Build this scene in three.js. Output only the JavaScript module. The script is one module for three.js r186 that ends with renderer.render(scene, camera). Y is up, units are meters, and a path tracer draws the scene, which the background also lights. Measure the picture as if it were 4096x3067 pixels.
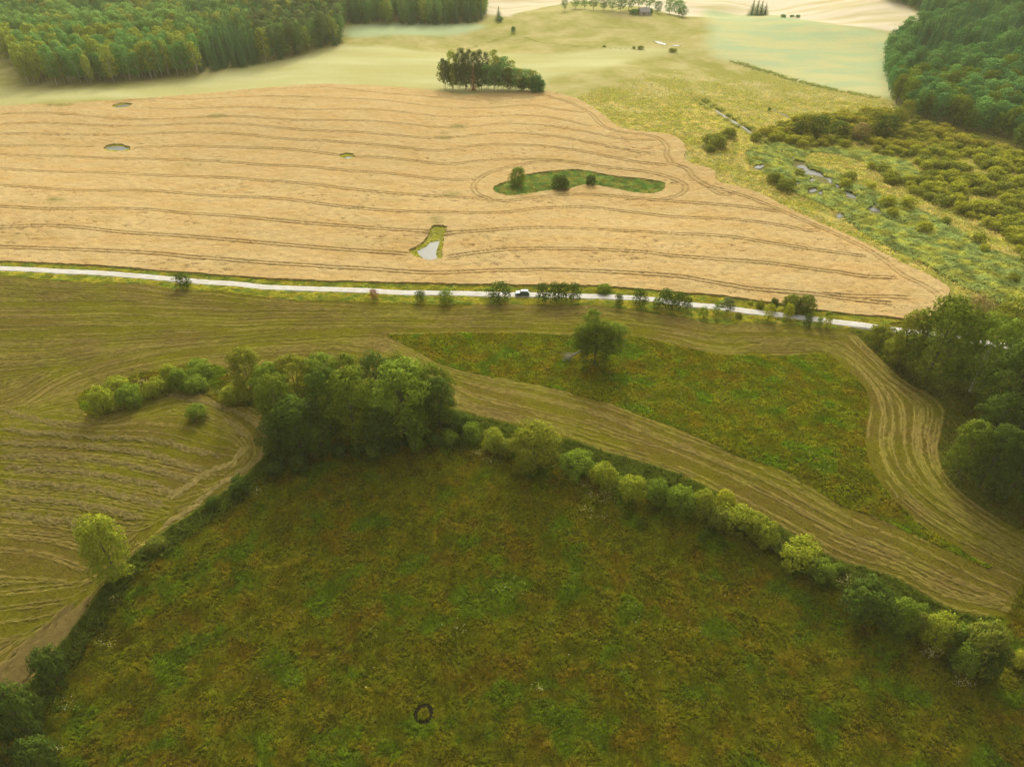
import * as THREE from 'three';
import { mergeGeometries } from 'three/addons/utils/BufferGeometryUtils.js';
import { createNoise2D, createNoise3D, createNoise4D } from 'simplex-noise';

// ---------------------------------------------------------------- camera, sky, sun, exposure
const scene = new THREE.Scene();
const CAM_H = 112, PITCH = THREE.MathUtils.degToRad(37.2), FPX = 1475, CX = 1106, CY = 828;
const camera = new THREE.PerspectiveCamera(2 * Math.atan(CY / FPX) * 180 / Math.PI, 2212 / 1656, 1, 12000);
camera.position.set(0, CAM_H, 0);
camera.rotation.set(-PITCH, 0, 0);
camera.updateMatrixWorld();

const renderer = new THREE.WebGLRenderer({ antialias: true });
renderer.toneMapping = THREE.LinearToneMapping;
renderer.toneMappingExposure = 0.9;
renderer.shadowMap.enabled = true;
renderer.shadowMap.type = THREE.PCFSoftShadowMap;

const SUN_AZ = THREE.MathUtils.degToRad(3), SUN_EL = THREE.MathUtils.degToRad(35);
const sunDir = new THREE.Vector3(Math.sin(SUN_AZ) * Math.cos(SUN_EL), Math.sin(SUN_EL), -Math.cos(SUN_AZ) * Math.cos(SUN_EL));
{
  // hazy summer-evening sky: pale air, brighter toward the horizon, a wide veil of light round the sun
  const W = 512, Hh = 256, data = new Float32Array(W * Hh * 4);
  for (let j = 0; j < Hh; j++) for (let i = 0; i < W; i++) {
    const el = ((j + 0.5) / Hh - 0.5) * Math.PI, az = ((i + 0.5) / W - 0.5) * 2 * Math.PI;
    const d = [Math.cos(el) * Math.cos(az), Math.sin(el), Math.cos(el) * Math.sin(az)];
    const c = Math.acos(Math.max(-1, Math.min(1, d[0] * sunDir.x + d[1] * sunDir.y + d[2] * sunDir.z)));
    const up = Math.max(0, Math.sin(el));
    const lum = 0.42 + 0.25 * Math.pow(1 - up, 3);
    const veil = 12.5 * Math.exp(-Math.pow(c / 0.42, 1.3));
    const k = (j * W + i) * 4;
    data[k] = lum * 1.0 + veil * 1.0;
    data[k + 1] = lum * 0.975 + veil * 0.95;
    data[k + 2] = lum * 0.93 + veil * 0.8;
    data[k + 3] = 1;
  }
  const sky = new THREE.DataTexture(data, W, Hh, THREE.RGBAFormat, THREE.FloatType);
  sky.mapping = THREE.EquirectangularReflectionMapping;
  sky.magFilter = sky.minFilter = THREE.LinearFilter;
  sky.needsUpdate = true;
  scene.background = sky;
  scene.environment = sky;
}
const sun = new THREE.DirectionalLight(new THREE.Color(1.0, 0.93, 0.74), 2.6);
sun.position.copy(sunDir).multiplyScalar(900).add(new THREE.Vector3(0, 0, -350));
sun.target.position.set(0, 0, -350);
sun.castShadow = true;
sun.shadow.radius = 16;
sun.shadow.mapSize.set(4096, 4096);
Object.assign(sun.shadow.camera, { left: -600, right: 600, top: 600, bottom: -600, near: 10, far: 2400 });
scene.add(sun, sun.target);
scene.fog = new THREE.FogExp2(new THREE.Color(1.0, 0.97, 0.66), 0.00012);

// ---------------------------------------------------------------- helpers
let seedState = 12345;
function mulberry(a) { return () => { a |= 0; a = a + 0x6D2B79F5 | 0; let t = Math.imul(a ^ a >>> 15, 1 | a); t = t + Math.imul(t ^ t >>> 7, 61 | t) ^ t; return ((t ^ t >>> 14) >>> 0) / 4294967296; }; }
const R = mulberry(seedState);
const rr = (a, b) => a + (b - a) * R();
const n2 = createNoise2D(mulberry(7)), n2b = createNoise2D(mulberry(19)), n3 = createNoise3D(mulberry(31));
const clamp = (x, a = 0, b = 1) => Math.min(b, Math.max(a, x));
const sstep = (a, b, x) => { const t = clamp((x - a) / (b - a)); return t * t * (3 - 2 * t); };
const lerp = (a, b, t) => a + (b - a) * t;
const mix3 = (a, b, t) => [lerp(a[0], b[0], t), lerp(a[1], b[1], t), lerp(a[2], b[2], t)];
const fbm = (x, y, o = 3) => { let s = 0, a = 0.5, f = 1; for (let i = 0; i < o; i++) { s += a * n2(x * f, y * f); f *= 2.1; a *= 0.5; } return s; };

// terrain: the lie of the land in metres (camera stands over the origin and looks along -z)
function H0(x, z) {
  const f = -z;
  let h = 0;
  const s = Math.max(0, 132 - f);
  h -= 0.14 * s * s / (s + 14);  // near slope tilted away from the sun, shaped to darken the foreground
  h += 2.4 * Math.exp(-(((x - 8) / 62) ** 2) - ((f - 104) / 34) ** 2);
  const w = sstep(212, 275, f) * (1 - sstep(470, 560, f)) * (1 - 0.9 * sstep(95, 150, x));
  h += w * (1.5 * Math.sin(x / 30 + 0.4 + f / 95) + 0.8 * Math.sin(x / 15 - f / 60) + 1.2 * Math.sin(f / 26 + x / 120));
  const g = sstep(430, 720, f);
  h += g * (7 * n2(x / 300 + 3, f / 300) + 2.2 * n2(x / 90, f / 110 + 9));
  h += 16 * sstep(230, 430, x) * sstep(330, 470, f);
  h += 6 * sstep(-120, -330, x) * sstep(430, 560, f);
  h -= 2.5 * sstep(90, 160, x) * (1 - sstep(260, 330, x)) * sstep(200, 260, f) * (1 - sstep(500, 620, f));
  h += 30 * sstep(1100, 2600, f) + 14 * sstep(900, 1500, f) * n2(x / 700, f / 700);
  h += 0.35 * n2(x / 26, z / 26) * (1 - sstep(195, 225, f)) ;
  return h;
}
const cp = Math.cos(PITCH), sp = Math.sin(PITCH);
// where a line of sight meets the land
function G(dx, dy) {
  const u = (dx - CX) / FPX, v = (dy - CY) / FPX;
  const d = [u, -sp - v * cp, -cp + v * sp];
  let t = CAM_H / -d[1];
  for (let i = 0; i < 40; i++) t = lerp(t, (CAM_H - H0(d[0] * t, d[2] * t)) / -d[1], 0.7);
  return [d[0] * t, d[2] * t];
}
function project(x, y, z) {
  const dy = y - CAM_H, depth = -z * cp - dy * sp, up = dy * cp - z * sp;
  return [CX + FPX * x / depth, CY - FPX * up / depth, depth];
}
const inView = (x, z, m = 120) => { const p = project(x, 0, z); return p[2] > 0 && p[0] > -m && p[0] < 2212 + m && p[1] > -m && p[1] < 1656 + m * 1.5; };
const world = (flat, ox = 0, oy = 0, k = 1) => { const o = []; for (let i = 0; i < flat.length; i += 2) o.push(G(ox + flat[i] * k, oy + flat[i + 1] * k)); return o; };
function smoothLine(pts, step = 2, closed = false) {
  const c = new THREE.CatmullRomCurve3(pts.map(p => new THREE.Vector3(p[0], 0, p[1])), closed, 'centripetal');
  return c.getSpacedPoints(Math.max(2, Math.round(c.getLength() / step))).map(v => [v.x, v.z]);
}
// signed distance to a polygon, positive inside
function bbox(P) { const b = [1e9, 1e9, -1e9, -1e9]; for (const [x, z] of P) { b[0] = Math.min(b[0], x); b[1] = Math.min(b[1], z); b[2] = Math.max(b[2], x); b[3] = Math.max(b[3], z); } return b; }
function area(P) { const A = { P, b: bbox(P) }; return A; }
function sdf(A, x, z) {
  const { P, b } = A;
  const ox = Math.max(b[0] - x, 0, x - b[2]), oz = Math.max(b[1] - z, 0, z - b[3]);
  if (ox + oz > 12) return -Math.hypot(ox, oz);
  let d = 1e18, ins = false;
  for (let i = 0, j = P.length - 1; i < P.length; j = i++) {
    const ax = P[j][0], az = P[j][1], bx = P[i][0], bz = P[i][1], ex = bx - ax, ez = bz - az, wx = x - ax, wz = z - az;
    const t = clamp((wx * ex + wz * ez) / (ex * ex + ez * ez + 1e-9));
    const qx = wx - ex * t, qz = wz - ez * t, q = qx * qx + qz * qz;
    if (q < d) d = q;
    if ((az > z) !== (bz > z) && x < (bx - ax) * (z - az) / (bz - az) + ax) ins = !ins;
  }
  return (ins ? 1 : -1) * Math.sqrt(d);
}
const inside = (A, x, z) => { const { P, b } = A; if (x < b[0] || x > b[2] || z < b[1] || z > b[3]) return false; let ins = false; for (let i = 0, j = P.length - 1; i < P.length; j = i++) { const az = P[j][1], bz = P[i][1]; if ((az > z) !== (bz > z) && x < (P[i][0] - P[j][0]) * (z - az) / (bz - az) + P[j][0]) ins = !ins; } return ins; };
function lineDist(L, x, z) { let d = 1e18; for (let i = 1; i < L.length; i++) { const ax = L[i - 1][0], az = L[i - 1][1], ex = L[i][0] - ax, ez = L[i][1] - az; const t = clamp(((x - ax) * ex + (z - az) * ez) / (ex * ex + ez * ez + 1e-9)); const q = (x - ax - ex * t) ** 2 + (z - az - ez * t) ** 2; if (q < d) d = q; } return Math.sqrt(d); }

// naming and tagging
const taken = {};
function numbered(name) { const n = taken[name] = (taken[name] ?? -1) + 1; return n ? name + '_' + String(n).padStart(3, '0') : name; }
function tag(o, label, category, group, kind) { if (label) o.userData.label = label; if (category) o.userData.category = category; if (group) o.userData.group = group; if (kind) o.userData.kind = kind; return o; }
function mesh(name, geo, mat, parent) { const m = new THREE.Mesh(geo, mat); m.castShadow = m.receiveShadow = true; m.name = parent ? name : numbered(name); (parent || scene).add(m); return m; }
function thing(name, label, category, group, pos = [0, 0, 0], turn = 0) { const g = new THREE.Group(); g.name = numbered(name); g.position.set(...pos); g.rotation.y = turn; scene.add(g); return tag(g, label, category, group); }

// tiled grain textures (colour multipliers near 1 and relief)
function tile(size, fn, srgb) {
  const d = new Uint8Array(size * size * 4);
  for (let j = 0; j < size; j++) for (let i = 0; i < size; i++) { const c = fn(i / size, j / size); const k = (j * size + i) * 4; d[k] = clamp(c[0]) * 255; d[k + 1] = clamp(c[1]) * 255; d[k + 2] = clamp(c[2]) * 255; d[k + 3] = 255; }
  const t = new THREE.DataTexture(d, size, size); t.wrapS = t.wrapT = THREE.RepeatWrapping; t.magFilter = THREE.LinearFilter; t.minFilter = THREE.LinearMipmapLinearFilter; t.generateMipmaps = true;
  if (srgb) t.colorSpace = THREE.SRGBColorSpace; t.needsUpdate = true; return t;
}
// noise that tiles: walk two circles
const { cos, sin, PI } = Math;
const n4 = createNoise4D(mulberry(43));
const tn = (u, v, fu, fv = fu, o = 0) => n4(cos(u * 2 * PI) * fu / 6.283 + o, sin(u * 2 * PI) * fu / 6.283, cos(v * 2 * PI) * fv / 6.283 + o, sin(v * 2 * PI) * fv / 6.283);

// ---------------------------------------------------------------- outlines of fields, road, water
const wheatTop = [-300,236, 0,232, 60,228, 150,226, 300,215, 450,203, 600,190, 700,184, 800,187, 900,194, 960,200, 985,206, 1015,207, 1040,202, 1080,200, 1170,199, 1240,213, 1300,248, 1340,278, 1390,287, 1440,292, 1470,305, 1481,325, 1478,345, 1492,355, 1540,370, 1550,395, 1590,405, 1640,420, 1700,452, 1760,480, 1850,520, 1950,572, 2010,600, 2045,622, 2050,636];
const wheatBottom = [1990,692, 1900,686, 1830,681, 1759,672, 1640,653, 1560,642, 1485,636, 1380,627, 1253,620, 1140,619, 1000,617, 880,614, 756,611, 650,607, 548,602, 460,596, 380,590, 300,583, 205,576, 100,571, 0,566.6, -300,556];
const wheatA = area(smoothLine(world([...wheatTop, ...wheatBottom]), 2.5, true));
const islandA = area(smoothLine(world([290,310, 440,250, 600,195, 850,160, 1080,148, 1230,172, 1400,205, 1700,235, 1880,275, 1860,345, 1780,370, 1600,362, 1370,318, 1150,292, 1000,325, 800,345, 600,375, 400,388, 300,355], 999, 334.8, 0.2319), 1.2, true));
const road = smoothLine(world([-320,566, -150,573, 0,581, 120,587, 240,593, 380,605, 445,611, 548,619.5, 685,626, 756,628, 832,632, 969,635, 1123,638, 1208,639.4, 1277,641.7, 1362,645, 1414,649, 1520,662, 1612,673.5, 1715,685.5, 1800,696.5, 1879,706, 2000,722, 2150,745, 2400,790]), 2);
const mownUpper = [-320,588, 0,596.5, 171,610, 308,613.6, 380,625.6, 462,629, 582,643, 729,651, 900,658, 1071,658, 1174,660, 1260,660, 1345,667, 1414,677, 1485,688, 1561,703, 1612,697.5, 1698,701, 1766,708, 1828,710];
const mownRight = [1869,742, 1920,793, 1955,824, 2013,855, 2040,882, 2033,934, 2026,978, 2040,1019, 2067,1054, 2109,1088, 2212,1150, 2420,1230];
const mownLower = [2420,1275, 2260,1245, 2212,1262, 2184,1311, 2177,1325, 2143,1334, 2091,1329, 2040,1312, 1989,1284, 1937,1253, 1869,1229, 1800,1209, 1759,1188, 1715,1157, 1650,1120, 1605,1098, 1465,1026, 1380,999, 1277,968, 1191,942, 1140,927, 1071,910, 1020,898, 975,884];
const mownMid = [940,862, 850,842, 700,838, 590,838, 540,842, 490,800, 470,790, 411,787, 350,802, 300,807, 240,831, 190,841, 172,856, 172,880, 190,894, 205,898, 260,889, 308,869, 360,850, 404,846, 452,858, 480,874, 520,877, 562,884, 578,930, 574,985, 520,1040, 420,1110, 330,1170, 240,1250, 200,1310, 130,1400, 60,1480, 0,1532, -160,1700, -420,1500];
const mownA = area(smoothLine(world([...mownUpper, ...mownRight, ...mownLower, ...mownMid]), 2, true));
const roughA = area(smoothLine(world([835,725, 900,723, 1003,720, 1106,720, 1225,725, 1338,727, 1380,728, 1431,740, 1485,752, 1526,762.6, 1612,769, 1698,769, 1793,768, 1814,786, 1841,810, 1869,841, 1879,875, 1872,910, 1869,944, 1872,985, 1889,1026, 1917,1064, 1951,1100, 1989,1133, 2057,1175, 2108,1209, 2150,1226, 2129,1228, 2074,1202, 1971,1154, 1886,1116, 1835,1100, 1749,1053, 1691,1016, 1595,985, 1526,954, 1470,928, 1380,896, 1277,862, 1208,843, 1106,822, 1037,810, 948,785, 900,759, 866,740]), 1.5, true));
// foreground meadow with its rough margins: everything this side of the hay field
const meadowA = area(smoothLine(world([562,884, 578,930, 574,985, 520,1040, 420,1110, 330,1170, 240,1250, 200,1310, 130,1400, 60,1480, 0,1532, -160,1700, -120,1990, 700,1990, 1500,1990, 2420,1990, 2420,1300, 2260,1250, 2212,1262, 2184,1311, 2177,1325, 2143,1334, 2091,1329, 2040,1312, 1989,1284, 1937,1253, 1869,1229, 1800,1209, 1759,1188, 1715,1157, 1650,1120, 1605,1098, 1465,1026, 1380,999, 1277,968, 1191,942, 1140,927, 1071,910, 1020,898, 975,884, 940,862, 850,842, 700,838, 590,838, 540,842, 490,800, 470,790, 411,787, 350,802, 300,807, 240,831, 190,841, 172,856, 172,880, 190,894, 205,898, 260,889, 308,869, 360,850, 404,846, 452,858, 480,874, 520,877]), 2, true));
const rightWoodFloorA = area(world([1828,712, 1869,742, 1920,793, 1955,824, 2013,855, 2040,882, 2033,934, 2026,978, 2040,1019, 2067,1054, 2109,1088, 2212,1150, 2420,1230, 2420,640, 2212,640, 2060,640, 1950,720]));
const valleyA = area(world([2050,636, 2045,622, 2010,600, 1950,572, 1850,520, 1760,480, 1700,452, 1640,420, 1590,405, 1550,395, 1492,355, 1481,325, 1440,292, 1340,278, 1300,248, 1240,213, 1300,190, 1420,150, 1540,130, 1610,142, 1750,186, 1915,214, 1960,250, 2212,310, 2450,330, 2450,700]));
const reedA = area(smoothLine(world([1660,385, 1720,420, 1800,455, 1880,515, 1960,555, 2050,605, 2120,640, 2420,740, 2420,640, 2212,560, 2140,540, 2060,490, 1960,440, 1880,410, 1800,370, 1740,350, 1760,330, 1850,345, 1920,385, 1985,395, 1960,350, 1900,335, 1820,318, 1740,322, 1690,310, 1640,318, 1610,330]), 3, true));
const farFieldA = area(smoothLine(world([1536,20, 1534,70, 1530,108, 1560,128, 1610,138, 1680,160, 1750,182, 1900,208, 1990,215, 1960,150, 1930,110, 1925,75, 1800,52, 1640,33]), 6, true));
const pinkFieldA = area(world([1040,-10, 1040,30, 1100,36, 1215,8, 1480,36, 1640,33, 1800,52, 1960,76, 2010,45, 1960,10, 1880,-10, 1700,-60, 1200,-60]));
const stubbleA = area(world([-320,205, 0,190, 60,193, 250,190, 420,170, 600,130, 740,100, 860,102, 960,115, 1180,120, 1330,100, 1500,112, 1380,125, 1300,150, 1180,170, 1170,198, 960,198, 800,186, 700,183, 600,189, 300,214, 0,231, -320,235]));
const mintA = area(smoothLine(world([745,62, 860,48, 1000,50, 1045,58, 1010,70, 900,76, 760,80]), 5, true));

// tractor lanes through the wheat (each a pair of wheel tracks)
const lanes = [
  [-200,532, 0,537.6, 205,545, 342,552, 411,559, 479,564, 582,572.5, 756,583, 850,589, 934,594, 1040,590, 1140,588, 1277,590, 1380,595, 1458,600.6, 1550,616, 1629,629, 1766,641, 1924,660],
  [-200,505, 0,495, 120,492, 190,497, 257,505, 377,512.6, 514,524, 640,535, 756,544.4, 883,553],
  [969,559, 1040,549, 1106,543, 1243,542, 1380,548, 1458,557, 1560,565, 1663,573, 1800,591, 1869,601.6, 1937,605],
  [-200,445, 0,450, 103,455, 308,455.4, 411,465, 600,480, 756,493, 900,502.6, 986,506, 1050,502, 1123,497, 1200,496, 1277,499, 1380,504, 1458,509, 1561,513.6, 1663,529, 1766,544, 1869,558],
  [-200,392, 0,404, 51,407, 154,415, 342,416.7, 548,430, 740,450, 934,462, 1071,464, 1174,453.7, 1277,452, 1380,464, 1458,472.5, 1595,479, 1698,493, 1749,502.6, 1776,498],
  [-200,362, 0,368, 137,375, 274,379, 479,387, 600,396, 740,410, 900,424.6, 1020,432, 1088,437.6, 1157,431, 1243,423.5, 1345,429, 1424,436.5, 1544,445, 1629,453.7, 1680,460.5],
  [-200,333, 0,337, 137,341, 274,346.5, 479,352.7, 600,361, 740,371, 866,381, 951,391, 1020,391, 1060,376],
  [-200,317, 0,318, 100,318, 205,319], [291,322, 411,319, 582,323.6, 729,338, 770,341, 866,347.5, 969,358, 1037,351, 1123,347.5, 1215,351],
  [0,293, 274,294.5, 514,293, 651,305, 756,312, 849,320, 951,329, 1037,317, 1140,317, 1277,334, 1380,354, 1441,360],
  [0,272, 342,274, 548,274, 756,288, 934,302, 1071,291, 1174,294.5, 1277,312, 1414,336],
  [0,250, 171,252, 514,255, 740,263, 866,270.5, 986,279, 1088,270.5, 1174,274, 1277,291, 1345,303, 1414,306],
  [308,234.5, 514,234.5, 740,239, 934,253, 1106,252, 1174,255, 1277,276],
  [250,222, 342,216, 582,210.6, 740,215, 934,233, 1054,236, 1140,230, 1208,240, 1263,246.5],
  [600,195, 729,193, 866,207, 1003,218.5, 1140,213],
  [1164,205.5, 1225,222.6, 1273,246.5, 1304,276, 1345,289, 1397,294.5, 1424,303, 1441,322, 1439.5,339, 1455,358, 1478.5,365, 1495.7,383.5, 1526,404, 1588,421, 1663,448.5, 1732,479, 1783,500, 1835,524, 1869,541, 1903,561.5, 1954.6,601.6, 1992,619, 2023,639],
  [1455,358, 1490,372, 1494,385, 1520,400, 1560,424, 1590,421], [1441,360, 1448,352, 1440,340],
  [1780,640, 1860,645, 1960,648],
];
const laneLoop = [1058,433, 1032,423, 1022,408, 1035,390, 1060,376, 1106,363, 1157,354, 1215,352, 1311,365, 1397,375, 1448,388, 1482,407, 1467,425, 1424,436.5];

// standing water
const zoomP = (flat, ox, oy, k) => world(flat, ox, oy, k);
const blob = (cx, cy, rx, ry, n = 22, rough = 0.18) => { const o = []; for (let i = 0; i < n; i++) { const a = i / n * 2 * PI, k = 1 + rough * n2b(cos(a) * 1.7 + cx, sin(a) * 1.7 + cy); o.push(G(cx + cos(a) * rx * k, cy + sin(a) * ry * k)); } return o; };
const wheatPonds = [
  { w: zoomP([500,1580, 555,1553, 585,1522, 643,1510, 634,1548, 624,1575, 622,1605, 634,1636, 590,1642, 545,1632, 515,1606], 729, 0, 0.3424), hole: zoomP([446,1585, 520,1545, 560,1500, 585,1455, 600,1432, 660,1430, 695,1440, 672,1490, 668,1540, 660,1590, 662,1640, 580,1652, 490,1630], 729, 0, 0.3424), label: 'irregular white-glinting rain pond in the ripe wheat nearest the road' },
  { w: blob(252, 320.4, 25, 4.6), hole: blob(253, 321.4, 30, 8), label: 'thin flooded hollow in the wheat at left, lower of the two there' },
  { w: blob(263, 227.8, 18, 3.8), hole: blob(263, 228.4, 22, 6), label: 'small flooded hollow at the far left corner of the wheat' },
  { w: blob(752, 340, 9, 2.6), hole: blob(750, 339.2, 17, 7), label: 'tiny half-dried pool in a green hollow mid wheat field' },
];
const greenHollows = [blob(128, 229, 26, 2.8), blob(470, 253, 16, 3), blob(990, 275, 14, 3.5), blob(122, 435, 14, 3.6), blob(975, 423, 15, 2.4), blob(960, 290, 5, 1.4), blob(943, 480, 9, 8), blob(958, 300, 16, 2)].map(p => area(p));
const marshWater = [];
{
  const Z = (flat) => world(flat, 1485, 189, 0.2075);
  const strip = (flat, wd, lab) => { const L = smoothLine(Z(flat), 0.8); const l = [], r = []; L.forEach((p, i) => { const q = L[Math.min(i + 1, L.length - 1)], o = L[Math.max(i - 1, 0)]; let tx = q[0] - o[0], tz = q[1] - o[1]; const n = Math.hypot(tx, tz) || 1; tx /= n; tz /= n; const e = Math.min(1, Math.min(i, L.length - 1 - i) / 2.5 + 0.15); const a = wd * e * (0.62 + 0.5 * n2(i * 0.31, flat[0])), b = wd * e * (0.62 + 0.5 * n2(i * 0.27 + 50, flat[1])); l.push([p[0] - tz * a, p[1] + tx * a]); r.push([p[0] + tz * b, p[1] - tx * b]); }); marshWater.push({ w: [...l, ...r.reverse()], label: lab }); };
  strip([300,240, 370,285, 440,325], 0.75, 'farthest narrow reach of the bright ditch through the meadow');
  strip([450,335, 500,362, 545,385], 1.1, 'short bright reach of the ditch, second from its far end');
  strip([560,398, 610,430, 670,475], 0.9, 'bright reach of the ditch just before the willow bushes');
  strip([1130,760, 1220,822, 1310,885, 1400,935, 1490,990], 4.0, 'widest gleaming reach of the straight marsh ditch');
  strip([1545,1005, 1575,1022, 1600,1040], 2.2, 'small gleaming ditch reach just past the widest one');
  strip([1655,1080, 1700,1115, 1755,1155], 2.2, 'pointed gleaming ditch reach between low willows');
  strip([1895,1245, 1940,1265, 1995,1295], 2.8, 'nearest gleaming patch of the marsh ditch among reeds');
  strip([1945,1210, 1960,1225, 1968,1240], 0.6, 'tiny gleam of water above the nearest ditch patch');
  strip([895,225, 930,243], 0.7, 'tiny far water glint in the pale grass, upper one'); strip([960,262, 1000,280, 1055,308], 0.6, 'thin far water streak in the pale grass beside the tall bushes');
  const pool = (x, y, rx, ry, lab) => marshWater.push({ w: blob(1485 + x * 0.2075, 189 + y * 0.2075, rx * 0.2075, ry * 0.2075, 20, 0.35), label: lab });
  pool(750, 818, 52, 17, 'bright marsh pool above the two round bushes'); pool(905, 887, 14, 9, 'tiny pool touching the round dark marsh bush'); pool(1310, 1065, 38, 22, 'bright pool left of the ditch, below the widest reach'); pool(1390, 1092, 22, 13, 'little pool right of a larger one beside the ditch');
  pool(1300, 960, 32, 11, 'low pool tucked between willows and the widest ditch reach'); pool(1155, 995, 14, 8, 'tiny isolated marsh pool left of the ditch willows'); pool(1590, 1332, 30, 22, 'broken reedy pool near the wheat edge'); pool(988, 657, 9, 5, 'speck of water where the ditch leaves the bushes'); pool(1100, 733, 10, 5, 'speck of water just before the widest ditch reach');
  marshWater.push({ w: [...world([1413,88, 1424,89, 1432,92, 1440,94, 1438,97, 1428,95, 1418,92])], label: 'far pale pool in the hazy pasture' });
  marshWater.push({ w: blob(1460, 98, 9, 1.2), label: 'thin far pool right of the hazy pasture pool' });
}
const ditch = smoothLine(world([120,115, 170,150, 310,245, 440,325, 560,398, 660,465, 780,550, 900,620, 1000,670, 1140,760, 1310,885, 1480,985, 1700,1110, 1860,1200, 2000,1290, 2212,1420], 1485, 189, 0.2075), 4);
const drain2 = smoothLine(world([1395,225, 1430,245, 1470,275, 1500,300]), 4);

const waters = [...wheatPonds, ...marshWater];
for (const w of waters) { w.A = area(w.w); w.level = Math.min(...w.w.map(p => H0(p[0], p[1]))) + 0.02; }
function H(x, z) {
  let h = H0(x, z);
  const f = -z;
  if (f > 225 && f < 480 && x > 60 && x < 330) { const d = lineDist(ditch, x, z); if (d < 6) h -= 1.1 * sstep(5, 1.2, d); }
  for (const w of waters) {
    const b = w.A.b;
    if (x < b[0] - 8 || x > b[2] + 8 || z < b[1] - 8 || z > b[3] + 8) continue;
    const d = -sdf(w.A, x, z);
    if (d < 8) h = lerp(h, w.level - 0.1, sstep(8, 2.6, d));
  }
  return h;
}

// ---------------------------------------------------------------- surfaces
// a draped sheet: grid cells clipped where f changes sign, with an optional skirt along its edge
function sheet(xs, zs, f, h, col, skirt = 0) {
  const nx = xs.length, nz = zs.length, F = new Float32Array(nx * nz);
  for (let j = 0; j < nz; j++) for (let i = 0; i < nx; i++) F[j * nx + i] = f(xs[i], zs[j]);
  const pos = [], colr = [], uv = [], idx = [], vid = new Int32Array(nx * nz).fill(-1), emap = new Map();
  const add = (x, z) => { const y = h(x, z), c = col(x, z); pos.push(x, y, z); colr.push(c[0], c[1], c[2]); uv.push(x, -z); return pos.length / 3 - 1; };
  const V = k => vid[k] >= 0 ? vid[k] : (vid[k] = add(xs[k % nx], zs[k / nx | 0]));
  const E = (a, b) => { const key = a < b ? a * 2097152 * 4 + b : b * 2097152 * 4 + a; let e = emap.get(key); if (e === undefined) { const t = F[a] / (F[a] - F[b]); e = add(lerp(xs[a % nx], xs[b % nx], t), lerp(zs[a / nx | 0], zs[b / nx | 0], t)); emap.set(key, e); } return e; };
  const rim = [];
  for (let j = 0; j < nz - 1; j++) for (let i = 0; i < nx - 1; i++) {
    const q = [j * nx + i, j * nx + i + 1, (j + 1) * nx + i + 1, (j + 1) * nx + i];
    const n = (F[q[0]] > 0) + (F[q[1]] > 0) + (F[q[2]] > 0) + (F[q[3]] > 0);
    if (!n) continue;
    const poly = [], cut = [];
    for (let k = 0; k < 4; k++) { const a = q[k], b = q[(k + 1) % 4]; if (F[a] > 0) poly.push(V(a)); if ((F[a] > 0) !== (F[b] > 0)) { const e = E(a, b); poly.push(e); cut.push([e, F[a] > 0]); } }
    for (let k = 1; k < poly.length - 1; k++) idx.push(poly[0], poly[k + 1], poly[k]);
    if (cut.length === 2 && skirt) rim.push(cut[0][1] ? [cut[0][0], cut[1][0]] : [cut[1][0], cut[0][0]]);
  }
  const smap = new Map(), low = (v, d) => { const key = v * 2 + d; let e = smap.get(key); if (e === undefined) { pos.push(pos[v * 3], pos[v * 3 + 1] - d * skirt, pos[v * 3 + 2]); colr.push(colr[v * 3], colr[v * 3 + 1], colr[v * 3 + 2]); uv.push(uv[v * 2] + 0.3 * d, uv[v * 2 + 1] + d * skirt); e = pos.length / 3 - 1; smap.set(key, e); } return e; };
  for (const [a, b] of rim) { const a0 = low(a, 0), b0 = low(b, 0), a1 = low(a, 1), b1 = low(b, 1); idx.push(a0, b0, b1, a0, b1, a1); }
  const g = new THREE.BufferGeometry();
  g.setAttribute('position', new THREE.Float32BufferAttribute(pos, 3)); g.setAttribute('color', new THREE.Float32BufferAttribute(colr, 3)); g.setAttribute('uv', new THREE.Float32BufferAttribute(uv, 2)); g.setIndex(idx); g.computeVertexNormals();
  return g;
}
const range = (a, b, s) => { const o = []; for (let x = a; x <= b + 1e-6; x += s) o.push(x); return o; };
const matte = o => new THREE.MeshPhysicalMaterial({ roughness: 1, specularIntensity: 0.06, ...o });
const repeatMap = (t, m) => { const c = t.clone(); c.repeat.set(1 / m, 1 / m); c.needsUpdate = true; return c; };

const grassCol = tile(512, (u, v) => { const a = tn(u, v, 90), b = tn(u, v, 30, 30, 5), c = tn(u, v, 9, 9, 9); const k = 0.84 + 0.10 * a + 0.07 * b + 0.03 * c, w = 0.03 * b + 0.03 * c; return [k + w, k, k - w]; });
const grassBump = tile(512, (u, v) => { const k = 0.5 + 0.25 * tn(u, v, 110) + 0.2 * tn(u, v, 40, 40, 3); return [k, k, k]; });
const wheatCol = tile(1024, (u, v) => { const a = tn(u, v, 120, 110), b = tn(u, v, 48, 52, 4), c = tn(u, v, 14, 30, 8); const k = 0.82 + 0.11 * a + 0.10 * b + 0.04 * c; return [k, k - 0.02 + 0.02 * b, k - 0.05 + 0.04 * c]; });
const wheatBump = tile(1024, (u, v) => { const k = 0.5 + 0.22 * tn(u, v, 120, 110) + 0.25 * tn(u, v, 48, 52, 3); return [k, k, k]; });

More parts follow.
